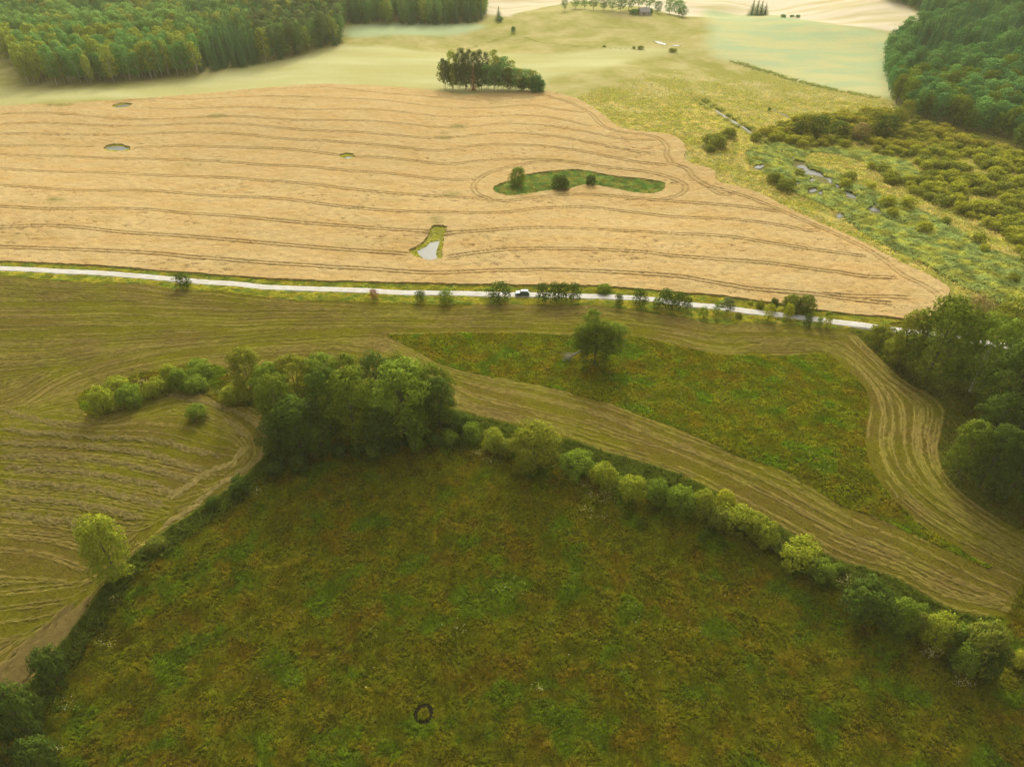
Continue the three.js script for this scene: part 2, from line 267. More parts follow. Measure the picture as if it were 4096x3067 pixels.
// colours of the land (linear base colours); pale far fields lightened to carry haze
const C = { grass: [0.3, 0.29, 0.07], dryGrass: [0.46, 0.4, 0.17], pale: [0.5, 0.49, 0.24], mint: [0.38, 0.46, 0.25], pink: [0.66, 0.58, 0.43], stubble: [0.44, 0.42, 0.17], reed: [0.21, 0.24, 0.065], soil: [0.10, 0.075, 0.045], meadow: [0.112, 0.112, 0.005], wheat: [0.52, 0.39, 0.185] };
function landColour(x, z) {
  const f = -z, n = fbm(x / 40, z / 40), m = fbm(x / 9 + 40, z / 9), s = fbm(x / 120 + 7, z / 35, 3);
  let c = C.grass;
  if (f > 190) c = mix3(C.grass, C.dryGrass, clamp(0.45 + n * 0.9 + m * 0.4));
  const inside01 = (A, soft) => sstep(-soft, soft, sdf(A, x, z));
  if (f > 400) {
    let k = inside01(stubbleA, 9); if (k > 0) c = mix3(c, mix3(C.stubble, C.pale, clamp(0.4 + s * 1.3)), k);
    k = inside01(pinkFieldA, 5); if (k > 0) c = mix3(c, mix3(C.pink, C.dryGrass, clamp(0.25 + s)), k);
    k = inside01(farFieldA, 9); if (k > 0) c = mix3(c, mix3(C.pale, C.mint, clamp(0.45 + fbm(x / 70 + 2, z / 30) * 1.6 + 0.1 * sin(x * 0.9 + f * 0.35))), k);
    k = inside01(mintA, 8); if (k > 0) c = mix3(c, C.mint, k);
  }
  if (f > 200 && x > 30) {
    let k = inside01(valleyA, 8);
    if (k > 0) c = mix3(c, mix3([0.28, 0.27, 0.055], C.dryGrass, clamp(0.2 + n * 1.4 + m * 0.5)), k * 0.9);
    k = inside01(reedA, 3) * clamp(0.65 + m * 1.2); if (k > 0) c = mix3(c, C.reed, k);
  }
  if (f < 190) c = mix3(C.meadow, [0.11, 0.08, 0.012], clamp(n * 1.5 + m));
  for (const w of waters) { const b = w.A.b; if (x < b[0] - 4 || x > b[2] + 4 || z < b[1] - 4 || z > b[3] + 4) continue; const d = -sdf(w.A, x, z); if (d < 1.5) c = mix3(c, [0.16, 0.14, 0.06], 0.8 * sstep(1.5, 0.3, d)); }
  return c;
}
console.log('ground');
{
  const grow = (start, dir, far) => { const o = []; let s = 3, x = start; while (Math.abs(x) < far) { s *= 1.12; x += dir * s; o.push(x); } return o; };
  const xs = [...grow(-440, -1, 5200).reverse(), ...range(-440, 540, 2), ...grow(540, 1, 5200)];
  const zs = [...grow(-900, -1, 6500).reverse(), ...range(-900, -640, 4), ...range(-638, 20, 2), ...grow(20, 1, 1500)];
  const g = sheet(xs, zs, () => 1, (x, z) => H(x, z), landColour);
  const m = matte({ vertexColors: true, map: repeatMap(grassCol, 17), bumpMap: repeatMap(grassBump, 13), bumpScale: 0.25 });
  tag(mesh('ground', g, m), 'rolling grassland under the fields, marsh and woods', 'ground', null, 'structure');
}
console.log('water');
const waterMat = new THREE.MeshPhysicalMaterial({ color: new THREE.Color(0.05, 0.055, 0.045), roughness: 0.42, ior: 1.33 });
for (const w of waters) {
  const sh = new THREE.Shape(w.w.map(p => new THREE.Vector2(p[0], -p[1])));
  const g = new THREE.ShapeGeometry(sh); g.rotateX(-PI / 2); g.translate(0, w.level, 0);
  tag(mesh('standing_water', g, waterMat), w.label, 'water', null, 'structure');
}
console.log('wheat');
const holes = [islandA, ...wheatPonds.map(p => area(p.hole))];
const wheatF = (x, z) => { let d = sdf(wheatA, x, z) + 0.25 * n2(x / 3, z / 3); for (const hA of holes) { const b = hA.b; if (x > b[0] - 3 && x < b[2] + 3 && z > b[1] - 3 && z < b[3] + 3) d = Math.min(d, -sdf(hA, x, z) + 0.4 * n2(x / 2, z / 2)); } return d; };
let laneTracks = [];
{
  const addLane = L => { for (const off of [-0.95, 0.95]) { const o = []; for (let i = 0; i < L.length; i++) { const a = L[Math.max(0, i - 1)], b = L[Math.min(L.length - 1, i + 1)]; let tx = b[0] - a[0], tz = b[1] - a[1]; const n = Math.hypot(tx, tz) || 1; o.push([L[i][0] - tz / n * off, L[i][1] + tx / n * off]); } laneTracks.push(o); } };
  for (const l of lanes) addLane(smoothLine(world(l), 1.5));
  addLane(smoothLine(world(laneLoop), 1.2, false));
}
{
  const cell = 4, gridM = new Map();
  for (const T of laneTracks) for (let i = 1; i < T.length; i++) { const [ax, az] = T[i - 1], [bx, bz] = T[i]; const s = [ax, az, bx, bz]; for (let cx = Math.floor((Math.min(ax, bx) - 1) / cell); cx <= Math.floor((Math.max(ax, bx) + 1) / cell); cx++) for (let cz = Math.floor((Math.min(az, bz) - 1) / cell); cz <= Math.floor((Math.max(az, bz) + 1) / cell); cz++) { const k = cx * 100000 + cz; (gridM.get(k) || gridM.set(k, []).get(k)).push(s); } }
  var laneDist = (x, z) => { const l = gridM.get(Math.floor(x / cell) * 100000 + Math.floor(z / cell)); let d = 9; if (l) for (const [ax, az, bx, bz] of l) { const ex = bx - ax, ez = bz - az, t = clamp(((x - ax) * ex + (z - az) * ez) / (ex * ex + ez * ez + 1e-9)); d = Math.min(d, Math.hypot(x - ax - ex * t, z - az - ez * t)); } return d; };
}
{
  const zs = []; for (let f = 172; f < 480;) { zs.push(-f); f += lerp(0.4, 0.75, clamp((f - 200) / 240)); } zs.reverse();
  const xs = [...range(-330, -20.1, 0.85), ...range(-19.7, 200, 0.5)];
  const hf = (x, z) => H(x, z) + 0.85 + 0.10 * n2(x / 5, z / 5) + 0.07 * n2b(x / 1.6, z / 1.6) - 0.45 * sstep(0.46, 0.12, laneDist(x, z)) - 0.22 * sstep(0.4, 0.75, n2(x / 7 + 30, z / 3.2)) * sstep(0.0, 0.4, fbm(x / 60, z / 40 + 3, 2));
  const cf = (x, z) => {
    const n = fbm(x / 34 + 11, z / 14), m = fbm(x / 5, z / 2.2 + 20), g = sstep(0.12, 0.5, fbm(x / 45 + 4, z / 20 + 8)) * 0.5;
    let c = mix3(C.wheat, [0.5, 0.335, 0.135], clamp(0.35 + n * 0.9));
    c = mix3(c, [0.30, 0.235, 0.07], g * clamp(0.4 + m));
    for (const hA of greenHollows) { const b = hA.b; if (x > b[0] - 4 && x < b[2] + 4 && z > b[1] - 4 && z < b[3] + 4) { const k = sstep(-3, 1, sdf(hA, x, z)); if (k > 0) c = mix3(c, [0.20, 0.19, 0.05], k * clamp(0.6 + m * 1.2)); } }
    const ld = laneDist(x, z); if (ld < 0.8) c = mix3(c, [0.27, 0.195, 0.07], 0.62 * sstep(0.46, 0.12, ld));
    const st = fbm(x / 16 + 70, z / 1.7, 2), dk = sstep(0.32, 0.6, fbm(x / 6 + 90, z / 2, 2)) * sstep(-0.05, 0.3, fbm(x / 50, z / 35 + 44, 2)); c = mix3(c, [0.30, 0.21, 0.075], 0.5 * dk); const k = 1 + 0.2 * m + 0.13 * st; return [c[0] * k, c[1] * k, c[2] * k];
  };
  const g = sheet(xs, zs, wheatF, hf, cf, 0.95);
  const m = matte({ vertexColors: true, map: repeatMap(wheatCol, 26), bumpMap: repeatMap(wheatBump, 26), bumpScale: 0.35 });
  tag(mesh('wheat_crop', g, m), 'ripe golden wheat crop with paired tractor lanes filling the big field', 'wheat', null, 'stuff');
}
console.log('hay field');
const mownF = (x, z) => { let d = sdf(mownA, x, z) + 0.25 * n2(x / 2, z / 2); const b = roughA.b; if (x > b[0] - 2 && x < b[2] + 2 && z > b[1] - 2 && z < b[3] + 2) d = Math.min(d, -sdf(roughA, x, z) + 0.3 * n2(x / 1.7, z / 1.7)); return d; };
const mownColour = (x, z) => {
  const n = fbm(x / 30 + 3, z / 24), m = fbm(x / 4, z / 2.5 + 9), f = -z;
  const brown = clamp(0.45 + n * 1.3 + 0.25 * sstep(170, 120, f) * sstep(20, 70, x));
  let c = mix3([0.148, 0.138, 0.006], [0.14, 0.108, 0.017], brown);
  const k = 1 + 0.22 * m; return [c[0] * k, c[1] * k, c[2] * k];
};
{
  const xs = range(-190, 190, 1), zs = range(-215, -60, 1);
  const g = sheet(xs, zs, mownF, (x, z) => H(x, z) + 0.14 + 0.05 * n2(x / 2.3, z / 2.3), mownColour, 0.3);
  const m = matte({ vertexColors: true, map: repeatMap(grassCol, 11), bumpMap: repeatMap(grassBump, 7), bumpScale: 0.15 });
  tag(mesh('hay_field', g, m), 'freshly mown hay field curving round the rough grass', 'field', null, 'structure');
}
console.log('road');
{
  const pos = [], uv = [], col = [], idx = [], prof = [-1.9, -1.5, -1.15, -0.75, -0.35, 0, 0.35, 0.75, 1.15, 1.5, 1.9], n = prof.length;
  let s = 0;
  const L = smoothLine(road, 1);
  L.forEach((p, i) => {
    const a = L[Math.max(0, i - 1)], b = L[Math.min(L.length - 1, i + 1)]; let tx = b[0] - a[0], tz = b[1] - a[1]; const q = Math.hypot(tx, tz); tx /= q; tz /= q; if (i) s += Math.hypot(p[0] - L[i - 1][0], p[1] - L[i - 1][1]);
    prof.forEach((o, k) => {
      const w = k === 0 || k === n - 1 ? o * (1 + 0.12 * n2(s / 3, k)) : o, x = p[0] - tz * w, z = p[1] + tx * w;
      const y = H(p[0], p[1]) + 0.34 + 0.05 * Math.cos(w / 2.2 * 1.5) - (Math.abs(Math.abs(w) - 0.75) < 0.1 ? 0.03 : 0) - (Math.abs(w) > 1.7 ? 0.35 : 0);
      pos.push(x, y, z); uv.push(s, w);
      const centre = Math.abs(w) < 0.2 ? clamp(0.45 + 0.9 * n2(s / 5, 3) + 0.5 * n2(s / 1.3, 9)) : Math.abs(w) > 1.4 ? clamp(0.35 + n2(s / 4, k)) : 0;
      const gr = 0.52 * (1 + 0.1 * n2(s / 2.5, w * 1.3)); const c = mix3([gr, gr * 0.955, gr * 0.9], [0.25, 0.22, 0.10], centre); col.push(...c);
    });
    if (i) for (let k = 0; k < n - 1; k++) { const A = (i - 1) * n + k, B = i * n + k; idx.push(A, A + 1, B, B, A + 1, B + 1); }
  });
  const g = new THREE.BufferGeometry(); g.setAttribute('position', new THREE.Float32BufferAttribute(pos, 3)); g.setAttribute('uv', new THREE.Float32BufferAttribute(uv, 2)); g.setAttribute('color', new THREE.Float32BufferAttribute(col, 3)); g.setIndex(idx); g.computeVertexNormals();
  const m = new THREE.MeshStandardMaterial({ vertexColors: true, roughness: 0.95, map: repeatMap(grassCol, 3), bumpMap: repeatMap(grassBump, 2), bumpScale: 0.03, side: THREE.DoubleSide });
  tag(mesh('road', g, m), 'pale gravel road running across between wheat and hay field', 'road', null, 'structure');
}

// ---------------------------------------------------------------- vegetation: materials and shapes
const leafMat = (r, g, b, t = 0.38) => new THREE.MeshPhysicalMaterial({ color: new THREE.Color(r * 1.75, g * 1.75, b * 1.5), vertexColors: true, roughness: 1, specularIntensity: 0.03, transmission: t, thickness: 0, side: THREE.DoubleSide });
const barkMat = new THREE.MeshStandardMaterial({ color: new THREE.Color(0.11, 0.085, 0.06), roughness: 1 });
const paleBarkMat = new THREE.MeshStandardMaterial({ color: new THREE.Color(0.50, 0.47, 0.40), roughness: 0.9 });
const pineBarkMat = new THREE.MeshStandardMaterial({ color: new THREE.Color(0.24, 0.13, 0.07), roughness: 1 });
const deadWoodMat = new THREE.MeshStandardMaterial({ color: new THREE.Color(0.25, 0.24, 0.2), roughness: 1 });
const L = {
  oak: leafMat(0.085, 0.108, 0.009), dark: leafMat(0.052, 0.078, 0.010), willow: leafMat(0.165, 0.185, 0.016), willowDull: leafMat(0.125, 0.14, 0.018), hazel: leafMat(0.105, 0.145, 0.014), olive: leafMat(0.13, 0.138, 0.013), scrub: leafMat(0.205, 0.21, 0.018), yellow: leafMat(0.2, 0.205, 0.016),
  birch: leafMat(0.185, 0.215, 0.034), aspen: leafMat(0.105, 0.2, 0.055), spruce: leafMat(0.052, 0.108, 0.045, 0.15), pine: leafMat(0.08, 0.098, 0.035, 0.15), brown: leafMat(0.22, 0.115, 0.06, 0.2), dun: leafMat(0.17, 0.13, 0.05), farGreen: leafMat(0.06, 0.135, 0.04),
};
class Leaves {
  constructor(asp = 1) { this.asp = asp; this.p = []; this.n = []; this.c = []; this.i = []; }
  leaf(x, y, z, s, nx, ny, nz, rnd, len = 1.0, wid = 0.62, jit = 0.22) {
    // one spray of leaves: a bent diamond, its shading normal leaning to the outside of its bough
    let ax = rnd() * 2 - 1, ay = rnd() * 2 - 1, az = rnd() * 2 - 1; const d0 = ax * nx + ay * ny + az * nz; ax -= d0 * nx * 0.7; ay -= d0 * ny * 0.7; az -= d0 * nz * 0.7; let q = Math.hypot(ax, ay, az) || 1; ax /= q; ay /= q; az /= q;
    let bx = ny * az - nz * ay, by = nz * ax - nx * az, bz = nx * ay - ny * ax; q = Math.hypot(bx, by, bz) || 1; bx /= q; by /= q; bz /= q;
    const tw = (rnd() - 0.5) * 1.6; bx += nx * tw; by += ny * tw; bz += nz * tw;
    const k = this.p.length / 3, l = s * len, w = s * wid, o = s * 0.22; ay *= this.asp; by *= this.asp; const vy = y;
    this.p.push(x - ax * l, y - ay * l, z - az * l, x + bx * w + nx * o, y + by * w + ny * o, z + bz * w + nz * o, x + ax * l, y + ay * l, z + az * l, x - bx * w, y - by * w, z - bz * w);
    const g = 1 - jit + 2 * jit * rnd(), h = (rnd() - 0.5) * jit * 0.8;
    for (let j = 0; j < 4; j++) { this.n.push(nx + (rnd() - 0.5) * 0.5, ny + 0.15 + (rnd() - 0.5) * 0.5, nz + (rnd() - 0.5) * 0.5); this.c.push(g + h, g, g - h); }
    const e1 = [2 * ax * l, 2 * ay * l, 2 * az * l], e2 = [bx * 2 * w + nx * o, by * 2 * w + ny * o, bz * 2 * w + nz * o];
    if ((e1[1] * e2[2] - e1[2] * e2[1]) * nx + (e1[2] * e2[0] - e1[0] * e2[2]) * ny + (e1[0] * e2[1] - e1[1] * e2[0]) * nz < 0) this.i.push(k, k + 1, k + 2, k, k + 2, k + 3); else this.i.push(k, k + 2, k + 1, k, k + 3, k + 2);
  }
  geo() { const g = new THREE.BufferGeometry(); for (let i = 0; i < this.n.length; i += 3) { const q = Math.hypot(this.n[i], this.n[i + 1], this.n[i + 2]) || 1; this.n[i] /= q; this.n[i + 1] /= q; this.n[i + 2] /= q; } g.setAttribute('position', new THREE.Float32BufferAttribute(this.p, 3)); g.setAttribute('normal', new THREE.Float32BufferAttribute(this.n, 3)); g.setAttribute('color', new THREE.Float32BufferAttribute(this.c, 3)); g.setIndex(this.i); return g; }
}
function limb(list, a, b, ra, rb, sides = 6) {
  const d = new THREE.Vector3(b[0] - a[0], b[1] - a[1], b[2] - a[2]), len = d.length(); const g = new THREE.CylinderGeometry(rb, ra, len, sides, 1, true); g.translate(0, len / 2, 0);
  g.applyQuaternion(new THREE.Quaternion().setFromUnitVectors(new THREE.Vector3(0, 1, 0), d.normalize())); g.translate(...a); g.deleteAttribute('uv'); list.push(g);
}
// broad-leaved crown, unit height 1 and half-width 0.5 before scaling; y0 = where the crown starts
function broadleaf(seed, { lobes = 26, leaves = 4200, leaf = 0.028, y0 = 0.18, top = 0.55, lobeR = 0.17, gaps = 0.0, squash = 1, trunkR = 0.022, jit = 0.22, asp = 1 } = {}) {
  const rnd = mulberry(seed), B = new Leaves(asp), lob = []; squash *= asp;
  for (let i = 0; i < lobes; i++) {
    const t = (i + 0.5) / lobes, y = y0 + (1 - y0) * Math.pow(t, 0.85), e = (y - top) / (y > top ? 1.02 - top : top - y0 + 0.12);
    const rmax = 0.42 * Math.sqrt(Math.max(0.02, 1 - e * e)), a = i * 2.39996 + rnd() * 0.7, rad = rmax * (0.55 + 0.45 * rnd());
    const r = lobeR * (0.65 + 0.6 * rnd());
    lob.push([cos(a) * rad, Math.min(y, 1 - r * 0.75 * squash) + (rnd() - 0.5) * 0.04, sin(a) * rad, r]);
  }
  const tot = lob.reduce((s, l) => s + l[3] * l[3], 0);
  for (const [cx, cy, cz, r] of lob) {
    const n = leaves * r * r / tot;
    for (let k = 0; k < n; k++) {
      let dx = rnd() * 2 - 1, dy = rnd() * 2 - 1, dz = rnd() * 2 - 1; let q = Math.hypot(dx, dy, dz); if (q > 1 || q < 0.1) { k -= 0.5; continue; } dx /= q; dy /= q; dz /= q;
      if (dy < -0.35 && rnd() < 0.6) continue;
      const sub = 1 + 0.22 * n3(dx * 3.2 + cx * 20, dy * 3.2 + cy * 20, dz * 3.2 + seed); if (gaps && n3(dx * 2.5 + cx * 9, dy * 2.5 + 4, dz * 2.5 + seed) > 1 - gaps * 2) continue;
      const rad = r * sub * (0.62 + 0.42 * Math.pow(rnd(), 0.45));
      const px = cx + dx * rad, py = cy + dy * rad * 0.85 * squash, pz = cz + dz * rad;
      if (py < 0.005) continue;
      let nx = dx * 0.6 + px * 0.8, ny = dy * 0.6 + (py - 0.45) * 0.7, nz = dz * 0.6 + pz * 0.8; q = Math.hypot(nx, ny, nz) || 1;
      B.leaf(px, py, pz, leaf * (0.65 + 0.8 * rnd()), nx / q, ny / q, nz / q, rnd, 1, 0.62, jit);
    }
  }
  const T = []; limb(T, [0, -0.03, 0], [0.01, 0.45, 0], trunkR, trunkR * 0.6, 7); limb(T, [0.01, 0.45, 0], [0, 0.82, 0.01], trunkR * 0.6, trunkR * 0.15, 5);
  for (let i = 0; i < Math.min(9, lobes); i++) { const l = lob[Math.floor(rnd() * lob.length)]; const y = Math.min(l[1] * 0.7, 0.5); limb(T, [0, Math.max(0.02, y * 0.7), 0], [l[0] * 0.85, l[1], l[2] * 0.85], trunkR * 0.4, trunkR * 0.1, 4); }
  return { crown: B.geo(), trunk: mergeGeometries(T) };
}
// multi-stemmed bush: dome of sprays rising from the ground
const bush = (seed, o = {}) => broadleaf(seed, { lobes: 20, leaves: 2600, leaf: 0.042, y0: 0.06, top: 0.38, lobeR: 0.2, trunkR: 0.02, ...o });
function spruce(seed, { leaves = 1900, leaf = 0.045, skinny = 1.15 } = {}) {
  const rnd = mulberry(seed), B = new Leaves(0.32), rows = 26;
  for (let i = 0; i < rows; i++) {
    const t = i / (rows - 1), y = 0.05 + 0.94 * t, R0 = 0.5 * skinny * Math.pow(1 - t, 0.85) * (0.85 + 0.3 * rnd()) + 0.012, nb = Math.max(4, Math.round(13 * (1 - t) + 3));
    for (let b = 0; b < nb; b++) {
      const a = b / nb * 2 * PI + i * 1.3 + rnd() * 0.4, len = R0 * (0.7 + 0.45 * rnd()), m = Math.max(2, Math.round(len * leaves / 130));
      for (let k = 0; k < m; k++) { const s = (k + rnd()) / m, rad = len * s, yy = y - 0.09 * s * s * (1 - t * 0.6) + (rnd() - 0.5) * 0.012; const ca = cos(a + (rnd() - 0.5) * 0.35), sa = sin(a + (rnd() - 0.5) * 0.35); const q = Math.hypot(1, 0.5); B.leaf(ca * rad, yy, sa * rad, leaf * (0.7 + 0.6 * rnd()), ca / q, 0.5 / q, sa / q, rnd, 1.1, 0.5, 0.2); }
    }
  }
  const T = []; limb(T, [0, -0.03, 0], [0, 0.95, 0], 0.017, 0.003, 6); return { crown: B.geo(), trunk: T[0] };
}
function pine(seed) {
  const rnd = mulberry(seed), B = new Leaves(0.4), T = []; limb(T, [0, -0.03, 0], [0.005, 0.55, 0], 0.015, 0.011, 6); limb(T, [0.005, 0.55, 0], [0, 0.96, 0], 0.011, 0.003, 5);
  for (let i = 0; i < 26; i++) { const y = 0.38 + 0.6 * i / 25, a = i * 2.4 + rnd(), e = (y - 0.62) / 0.42, rad = 0.34 * Math.sqrt(Math.max(0.03, 1 - e * e)) * (0.4 + 0.7 * rnd()), r = 0.13 + 0.06 * rnd(), c = [cos(a) * rad, Math.min(y, 0.95), sin(a) * rad]; limb(T, [0, y - 0.05, 0], c, 0.005, 0.002, 4);
    for (let k = 0; k < 120; k++) { let dx = rnd() * 2 - 1, dy = rnd() * 2 - 1, dz = rnd() * 2 - 1; const q = Math.hypot(dx, dy, dz) || 1; dx /= q; dy /= q; dz /= q; const rad2 = r * (0.5 + 0.5 * rnd()); B.leaf(c[0] + dx * rad2 * 1.2, c[1] + dy * rad2 * 0.34, c[2] + dz * rad2 * 1.2, 0.03 * (0.7 + 0.6 * rnd()), dx * 0.7, dy * 0.7 + 0.3, dz * 0.7, rnd, 1, 0.55, 0.2); } }
  return { crown: B.geo(), trunk: mergeGeometries(T) };
}
function deadTree(seed, lean = 0) {
  const rnd = mulberry(seed), T = [];
  const go = (p, d, len, r, depth) => { const e = [p[0] + d[0] * len, p[1] + d[1] * len, p[2] + d[2] * len]; limb(T, p, e, r, r * 0.62, depth > 2 ? 6 : 4); if (depth > 0) { const n = depth > 2 ? 3 : 2 + (rnd() < 0.5); for (let i = 0; i < n; i++) { const v = [d[0] + (rnd() - 0.5) * 1.1, d[1] + (rnd() - 0.3) * 0.6, d[2] + (rnd() - 0.5) * 1.1]; const q = Math.hypot(...v); go(e, v.map(c => c / q), len * (0.6 + 0.25 * rnd()), r * 0.58, depth - 1); } } };
  go([0, -0.02, 0], [lean, 1, lean * 0.3], 0.3, 0.03, 5); return mergeGeometries(T);
}
console.log('tree shapes');
const S = {
  oak: [101, 102, 103, 104, 105].map(s => broadleaf(s, { lobes: 52, leaves: 9500, leaf: 0.02, lobeR: 0.125, y0: 0.14, top: 0.58, asp: 0.7 })),
  tall: [111, 112, 113].map(s => broadleaf(s, { lobes: 52, leaves: 9000, leaf: 0.02, lobeR: 0.125, y0: 0.08, top: 0.5, asp: 0.65 })),
  round: [121, 122, 123].map(s => broadleaf(s, { lobes: 50, leaves: 10500, leaf: 0.022, lobeR: 0.15, y0: 0.05, top: 0.5, asp: 0.75 })),
  bush: [131, 132, 133, 134].map(s => bush(s, { lobes: 30, leaves: 5000, leaf: 0.025, lobeR: 0.14, asp: 1.4 })),
  roadside: [141, 142, 143].map(s => bush(s, { lobes: 26, leaves: 2800, leaf: 0.03, lobeR: 0.17, y0: 0.1, top: 0.48, gaps: 0.1, asp: 0.95 })),
  open: [151, 152].map(s => broadleaf(s, { lobes: 34, leaves: 3200, leaf: 0.024, y0: 0.2, top: 0.6, lobeR: 0.13, gaps: 0.3, asp: 0.7 })),
  scrub: [161, 162, 163, 164].map(s => bush(s, { lobes: 16, leaves: 1300, leaf: 0.045, lobeR: 0.19, asp: 1.6 })),
  birch: [171, 172, 173].map(s => broadleaf(s, { lobes: 34, leaves: 1700, leaf: 0.05, y0: 0.2, top: 0.5, lobeR: 0.2, trunkR: 0.02, asp: 0.38 })),
  aspen: [181, 182, 183].map(s => broadleaf(s, { lobes: 36, leaves: 1900, leaf: 0.05, y0: 0.2, top: 0.6, lobeR: 0.2, trunkR: 0.02, asp: 0.4 })),
  crown: [191, 192, 193].map(s => broadleaf(s, { lobes: 30, leaves: 2000, leaf: 0.042, y0: 0.14, top: 0.6, lobeR: 0.18, trunkR: 0.02, asp: 0.55 })),
  spruce: [201, 202, 203].map(s => spruce(s)), pine: [211, 212, 213].map(s => pine(s)),
};
const UP = new THREE.Vector3(0, 1, 0);
// a tree or bush with its foot on the land; height and spread in metres
let turnSeed = 0;
function plant(kind, mat, x, z, height, spread, name, label, category, group, opt = {}) {
  const list = S[kind], v = list[(opt.v ?? Math.floor(R() * 97)) % list.length];
  const t = thing(name, label, category, group, [x, H(x, z) - (opt.sink ?? 0), z], opt.turn ?? (turnSeed += 2.4));
  t.scale.set(spread, height, spread * rr(0.9, 1.1));
  mesh(opt.multi ? 'stems' : 'trunk', v.trunk, opt.bark || barkMat, t); mesh(opt.multi ? 'foliage' : 'crown', v.crown, L[mat], t);
  return t;
}
// place by where the foot and the top stand in the view of the land: returns foot and size
function stand(dx, bottom, top, width, front = 0.3) {
  let [x, z] = G(dx, bottom); const d0 = project(x, H(x, z), z)[2], spread = width * d0 / FPX;
  const q = Math.hypot(x, z); x += x / q * spread * front; z += z / q * spread * front;
  const y = H(x, z); let lo = 0.3, hi = 45; for (let i = 0; i < 30; i++) { const m = (lo + hi) / 2; if (project(x, y + m, z)[1] > top) lo = m; else hi = m; }
  return { x, z, h: lo, s: spread };
}
function put(kind, mat, [dx, bottom, top, width], name, label, category, group, opt = {}) { const p = stand(dx, bottom, top, width, opt.front ?? 0.3); return plant(kind, mat, p.x, p.z, p.h * (opt.hk ?? 1), p.s * 1.08, name, label, category, group, opt); }

// ---------------------------------------------------------------- trees and bushes
console.log('trees');
// along the road
const RG = 'bushes and young trees along the road';
put('roadside', 'dark', [401, 628, 591, 40], 'roadside_bush', 'lone dark bush on the road verge far left', 'bush', RG, { multi: true });
put('roadside', 'brown', [809, 650, 625, 17], 'roadside_bush', 'small reddish-brown dead bush beside the road', 'bush', RG, { multi: true });
put('roadside', 'dark', [909, 658, 628, 24], 'roadside_bush', 'narrow upright bush right of the dead brown one', 'bush', RG, { multi: true });
put('roadside', 'hazel', [964, 659, 626, 34], 'roadside_bush', 'broad bush left of the round tree near the car', 'bush', RG, { multi: true });
put('roadside', 'dark', [1078, 659, 613, 54], 'roadside_tree', 'round dark tree just left of the car', 'tree', RG);
put('roadside', 'dark', [1172, 658, 613, 34], 'roadside_tree', 'thin-trunked tree just right of the car', 'tree', RG);
put('roadside', 'dark', [1198, 658, 611, 30], 'roadside_tree', 'second tree of the row right of the car', 'tree', RG);
put('roadside', 'dark', [1216, 657, 612, 28], 'roadside_tree', 'third tree of the row right of the car', 'tree', RG);
put('roadside', 'dark', [1239, 658, 612, 32], 'roadside_tree', 'last tree of the row right of the car', 'tree', RG);
put('bush', 'hazel', [1304, 637, 616, 36], 'roadside_bush', 'low dome bush beyond the road by the wheat', 'bush', RG, { multi: true });
put('roadside', 'dark', [1336, 666, 635, 20], 'roadside_bush', 'slim bush between the tree row and a rounder bush', 'bush', RG, { multi: true });
put('roadside', 'dark', [1381, 667, 627, 34], 'roadside_tree', 'dense roadside tree with a slim bush on its left', 'tree', RG);
put('roadside', 'dark', [1436, 673, 626, 46], 'roadside_tree', 'widest tree of the dark clump hiding the road', 'tree', RG);
put('roadside', 'dark', [1464, 674, 633, 32], 'roadside_tree', 'middle tree of the dark clump hiding the road', 'tree', RG);
put('roadside', 'dark', [1483, 676, 642, 22], 'roadside_tree', 'smallest tree at the right of the dark road clump', 'tree', RG);
put('roadside', 'hazel', [1416, 672, 645, 20], 'roadside_bush', 'little bush at the left foot of the dark road clump', 'bush', RG, { multi: true });
put('pine', 'pine', [1568, 683, 646, 34], 'roadside_pine', 'young pine leaning over the gravel road', 'tree', RG, { bark: pineBarkMat });
put('roadside', 'hazel', [1545, 684, 656, 16], 'roadside_bush', 'small bush left of the young pine', 'bush', RG, { multi: true });
put('roadside', 'hazel', [1518, 690, 664, 20], 'roadside_bush', 'leafy bush on the slope below the dark road clump', 'bush', RG, { multi: true });
put('roadside', 'yellow', [1657, 697, 658, 26], 'roadside_bush', 'bright yellow-green bush in front of the road', 'bush', RG, { multi: true });
put('bush', 'olive', [1640, 668, 650, 20], 'roadside_bush', 'low olive bush beyond the road by the yellow one', 'bush', RG, { multi: true });
put('round', 'dark', [1668, 675, 645, 20], 'roadside_tree', 'narrow tree beyond the road left of the twin trees', 'tree', RG);
put('round', 'oak', [1706, 680, 640, 42], 'roadside_tree', 'left tree of the dark twins beyond the road', 'tree', RG);
put('round', 'oak', [1737, 681, 641, 38], 'roadside_tree', 'right tree of the dark twins beyond the road', 'tree', RG);
put('roadside', 'yellow', [1698, 697, 657, 25], 'roadside_bush', 'light green sapling before the dark twin trees', 'bush', RG, { multi: true });
put('roadside', 'dark', [1741, 710, 678, 20], 'roadside_bush', 'small dark bush on the near verge', 'bush', RG, { multi: true });
put('roadside', 'hazel', [1767, 711, 685, 15], 'roadside_bush', 'left of two small bushes at the end of the verge', 'bush', RG, { multi: true });
put('roadside', 'yellow', [1785, 711, 682, 16], 'roadside_bush', 'right of two small bushes at the end of the verge', 'bush', RG, { multi: true });
put('bush', 'olive', [1595, 690, 676, 16], 'roadside_bush', 'low yellowish bush on the verge below the pine', 'bush', RG, { multi: true });
put('bush', 'yellow', [1620, 660, 650, 14], 'roadside_bush', 'tiny bush at the wheat edge above the yellow bush', 'bush', RG, { multi: true });
put('bush', 'hazel', [1790, 686, 674, 16], 'roadside_bush', 'tiny bush beyond the road right of the twin trees', 'bush', RG, { multi: true });

